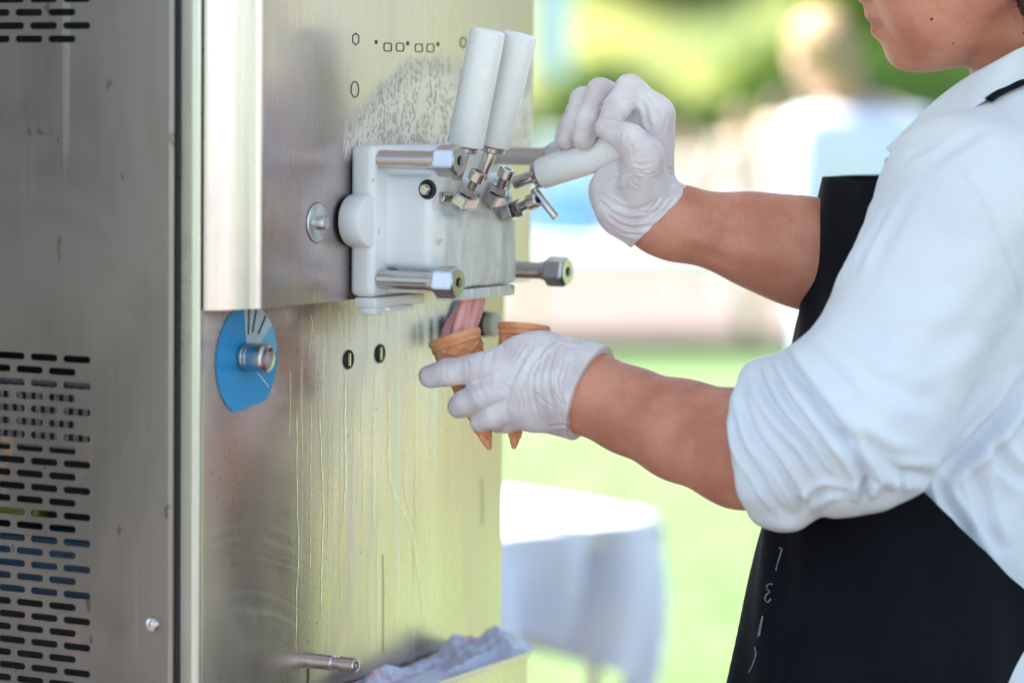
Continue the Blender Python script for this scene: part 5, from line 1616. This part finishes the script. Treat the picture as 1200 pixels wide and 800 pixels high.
# collar: a folded band round the neck
up_e = [(1038, 174, 2.745), (1068, 145, 2.738), (1095, 119, 2.735), (1128, 94, 2.735), (1165, 73, 2.732), (1202, 54, 2.730), (1250, 42, 2.745), (1300, 50, 2.80), (1310, 70, 2.90)]
lo_e = [(1054, 187, 2.735), (1080, 172, None), (1108, 152, None), (1136, 130, None), (1170, 109, None), (1205, 92, None), (1262, 84, 2.728), (1330, 100, 2.79), (1340, 120, 2.92)]
L_, U_ = [], []
for (x, y, d), (x2, y2, d2) in zip(up_e, lo_e):
    U_.append(W(x, y, d))
    if d2 is None:
        h = shirtC.on(x2, y2); d2 = (px_of(h)[2] if h is not None else d) - .008
        d2 = min(max(d2, d - .05), d + .01)
    L_.append(W(x2, y2, d2))
U_, L_ = spline(U_, 40), spline(L_, 40)
rows = []
for u, l in zip(U_, L_):
    o = -FW * .004
    rows.append([u + (l - u) * t + o * math.sin(math.pi * t) * .35 for t in np.linspace(0, 1, 10)] + [l + FW * .0022, u + (l - u) * .5 + FW * .003, u + FW * .0030 + zup * .0005])
rows_b = rows
MB().grid(rows_b, True).build('collar', M_shirt, me_root, 60)
# placket edge seen under the collar tip
pk = [W(1040, 184, 2.752), W(1052, 183, 2.748), W(1056, 196, 2.75), (W(1047, 205, 2.752)), W(1038, 196, 2.756)]
MB().prism(pk, FW * .02).build('placket', M_shirt, me_root, 30)

# apron
def apron_mat():
    m, nt, b = new_mat('black_apron_cloth'); T = NT(nt)
    n = T.noise(sc=12, detail=4); w = T.noise(sc=900, detail=2)
    T.link(T.mix(T.smooth(n, .35, .7), (0.0025, 0.003, 0.006), (0.004, 0.005, 0.009)), b.inputs['Base Color']); b.inputs['Roughness'].default_value = 0.85
    b.inputs['Specular IOR Level'].default_value = 0.15
    T.link(T.bump(T.noise(scale=(420, 420, 60), sc=1.0, detail=3), .35, .0008, T.bump(w, .3, .0005)), b.inputs['Normal'])
    return m


M_apron = apron_mat()
sil = [(210, 975), (260, 968), (355, 951), (450, 934), (540, 921), (620, 907), (700, 889), (800, 869), (900, 850), (1010, 832)]
ys = [s_[0] for s_ in sil]; xs = [s_[1] for s_ in sil]
cen_y = [210, 330, 580, 800, 1010]; cen_x = [1152, 1150, 1090, 1045, 1020]


def edge_x(y): return 1070 + (y - 565) * (130 / 125.0)


rows = []
for y in np.linspace(210, 1010, 110):
    cx = np.interp(y, cen_y, cen_x); c = W(cx, y, 2.83); a_ = (cx - np.interp(y, ys, xs)) * 2.83 / FPX / math.cos(math.radians(20)) * .985
    b_ = np.interp(y, [210, 330, 580, 800, 1010], [.180, .185, .180, .205, .230])
    pe = None
    P = lambda ph: c + fp * a_ * math.copysign(abs(math.cos(ph)) ** .9, math.cos(ph)) + lat * b_ * math.sin(ph)
    lim = math.radians(np.interp(y, [210, 330, 480, 560, 640, 760, 1010], [78, 78, 78, 80, 100, 140, 145]))
    if y < 690:
        lim2 = None
        for ph in np.radians(np.arange(40, 170, .5)):
            q = px_of(P(ph))
            if q[0] >= edge_x(q[1]): lim2 = ph; break
        if 545 < y: lim = lim2 if lim2 is not None else lim_last
        lim_last = lim
    else:
        lim = lim_last + (math.radians(140) - lim_last) * min(1, (y - 690) / 120)
    far_l = -math.radians(np.interp(y, [210, 480, 640, 1010], [60, 66, 105, 140]))
    row = []
    for ph in np.linspace(lim, far_l, 90):
        p = P(ph)
        fl_ = np.clip((y - 560) / 400, 0, 1); p = p + (fp * math.cos(ph) + lat * math.sin(ph)) * (.005 * fl_ * math.sin(ph * 8 + y * .005) + .0016 * math.sin(ph * 5 + y * .02) + .0022 * math.sin(ph * 13 - y * .031))
        row.append(p)
    rows.append(row)
inner = [[p - (fp * math.cos(0) * 0 + (p - W(np.interp(yy, cen_y, cen_x), yy, 2.83)) / np.linalg.norm(p - W(np.interp(yy, cen_y, cen_x), yy, 2.83))) * .0022 for p in r] for r, yy in zip(rows, np.linspace(210, 1010, 110))]
mb = MB(); mb.grid([r + i_[::-1] for r, i_ in zip(rows, inner)], True)
n_ = len(rows[0]) * 2
mb.f.append(tuple(range(n_))[::-1]) if False else None
for e in (0, len(rows) - 1):
    b0 = e * n_
    for j in range(len(rows[0]) - 1): mb.f.append((b0 + j, b0 + j + 1, b0 + n_ - 2 - j, b0 + n_ - 1 - j))
apron = mb.build('apron', M_apron, me_root, 60)
AV = np.array([p for r in rows for p in r]); nr = len(rows[0])
AQ = np.array([(i * nr + j, i * nr + j + 1, (i + 1) * nr + j + 1, (i + 1) * nr + j) for i in range(len(rows) - 1) for j in range(nr - 1)])
apC = Creases(AV, AQ)
# pale lettering along the front, seen almost edge-on
M_let = simple('pale_print_on_cloth', (0.26, 0.28, 0.32), 0.8, 0, .25, 300)
strokes = [((916, 643), (914, 650), (911, 660), (909, 668)), ((912.5, 641), (917, 643.5)),
           ((905, 684), (900, 684), (898, 689), (902, 693), (898, 696), (896, 702), (900, 705), (903, 701)),
           ((893.5, 721), (891, 731), (888, 746)), ((893.5, 721), (891.5, 733), (889.5, 744)), ((889, 735), (892, 735)),
           ((884, 757), (885.5, 766), (882, 778), (877, 788))]
for sgn in strokes:
    P = [apC.on(*q) for q in sgn]; P = [p - ray(600, 600) * .0012 for p in P if p is not None]
    if len(P) > 1: MB().ribbon(spline(P, 14), .0012, .0003, -FW).build('lettering', M_let, apron)
# strap over the shoulder
P = [shirtC.on(x, y) for x, y in ((1158, 121), (1170, 113), (1183, 106.5), (1200, 99.5), (1225, 93))]
P = [p - FW * .0030 + zup * .002 for p in P if p is not None]
if len(P) > 2: MB().ribbon(spline(P, 24), .007, .002, -FW * .6 + zup * .8).build('strap', M_apron, apron, 60)

# trousers and shoes
TR = SDF(0.008, 0.03); legs(TR, .014); TR.rc(HIP + lat * .05 - zup * .03, HIP - lat * .05 - zup * .03, .122, .122); TR.cut(HIP + zup * .06, zup); TR.cut((0, 0, .07), -zup)
V, Q = TR.surf(smooth=1); link('trousers', finish(np_mesh('trousers', V, Q), c_white, 180), me_root)
for q in (-1, 1):
    b_ = np.array([HIP[0], HIP[1], 0]) + lat * .095 * q
    S_ = SDF(.006, .02).rc(b_ + zup * .055 - fp * .04, b_ + zup * .05 + fp * .15, .052, .042).rc(b_ + zup * .05, b_ + zup * .10, .05, .05).cut((0, 0, .012), -zup)
    V, Q = S_.surf(smooth=1); link('shoe', finish(np_mesh('shoe', V, Q), M_gasket, 180), me_root)
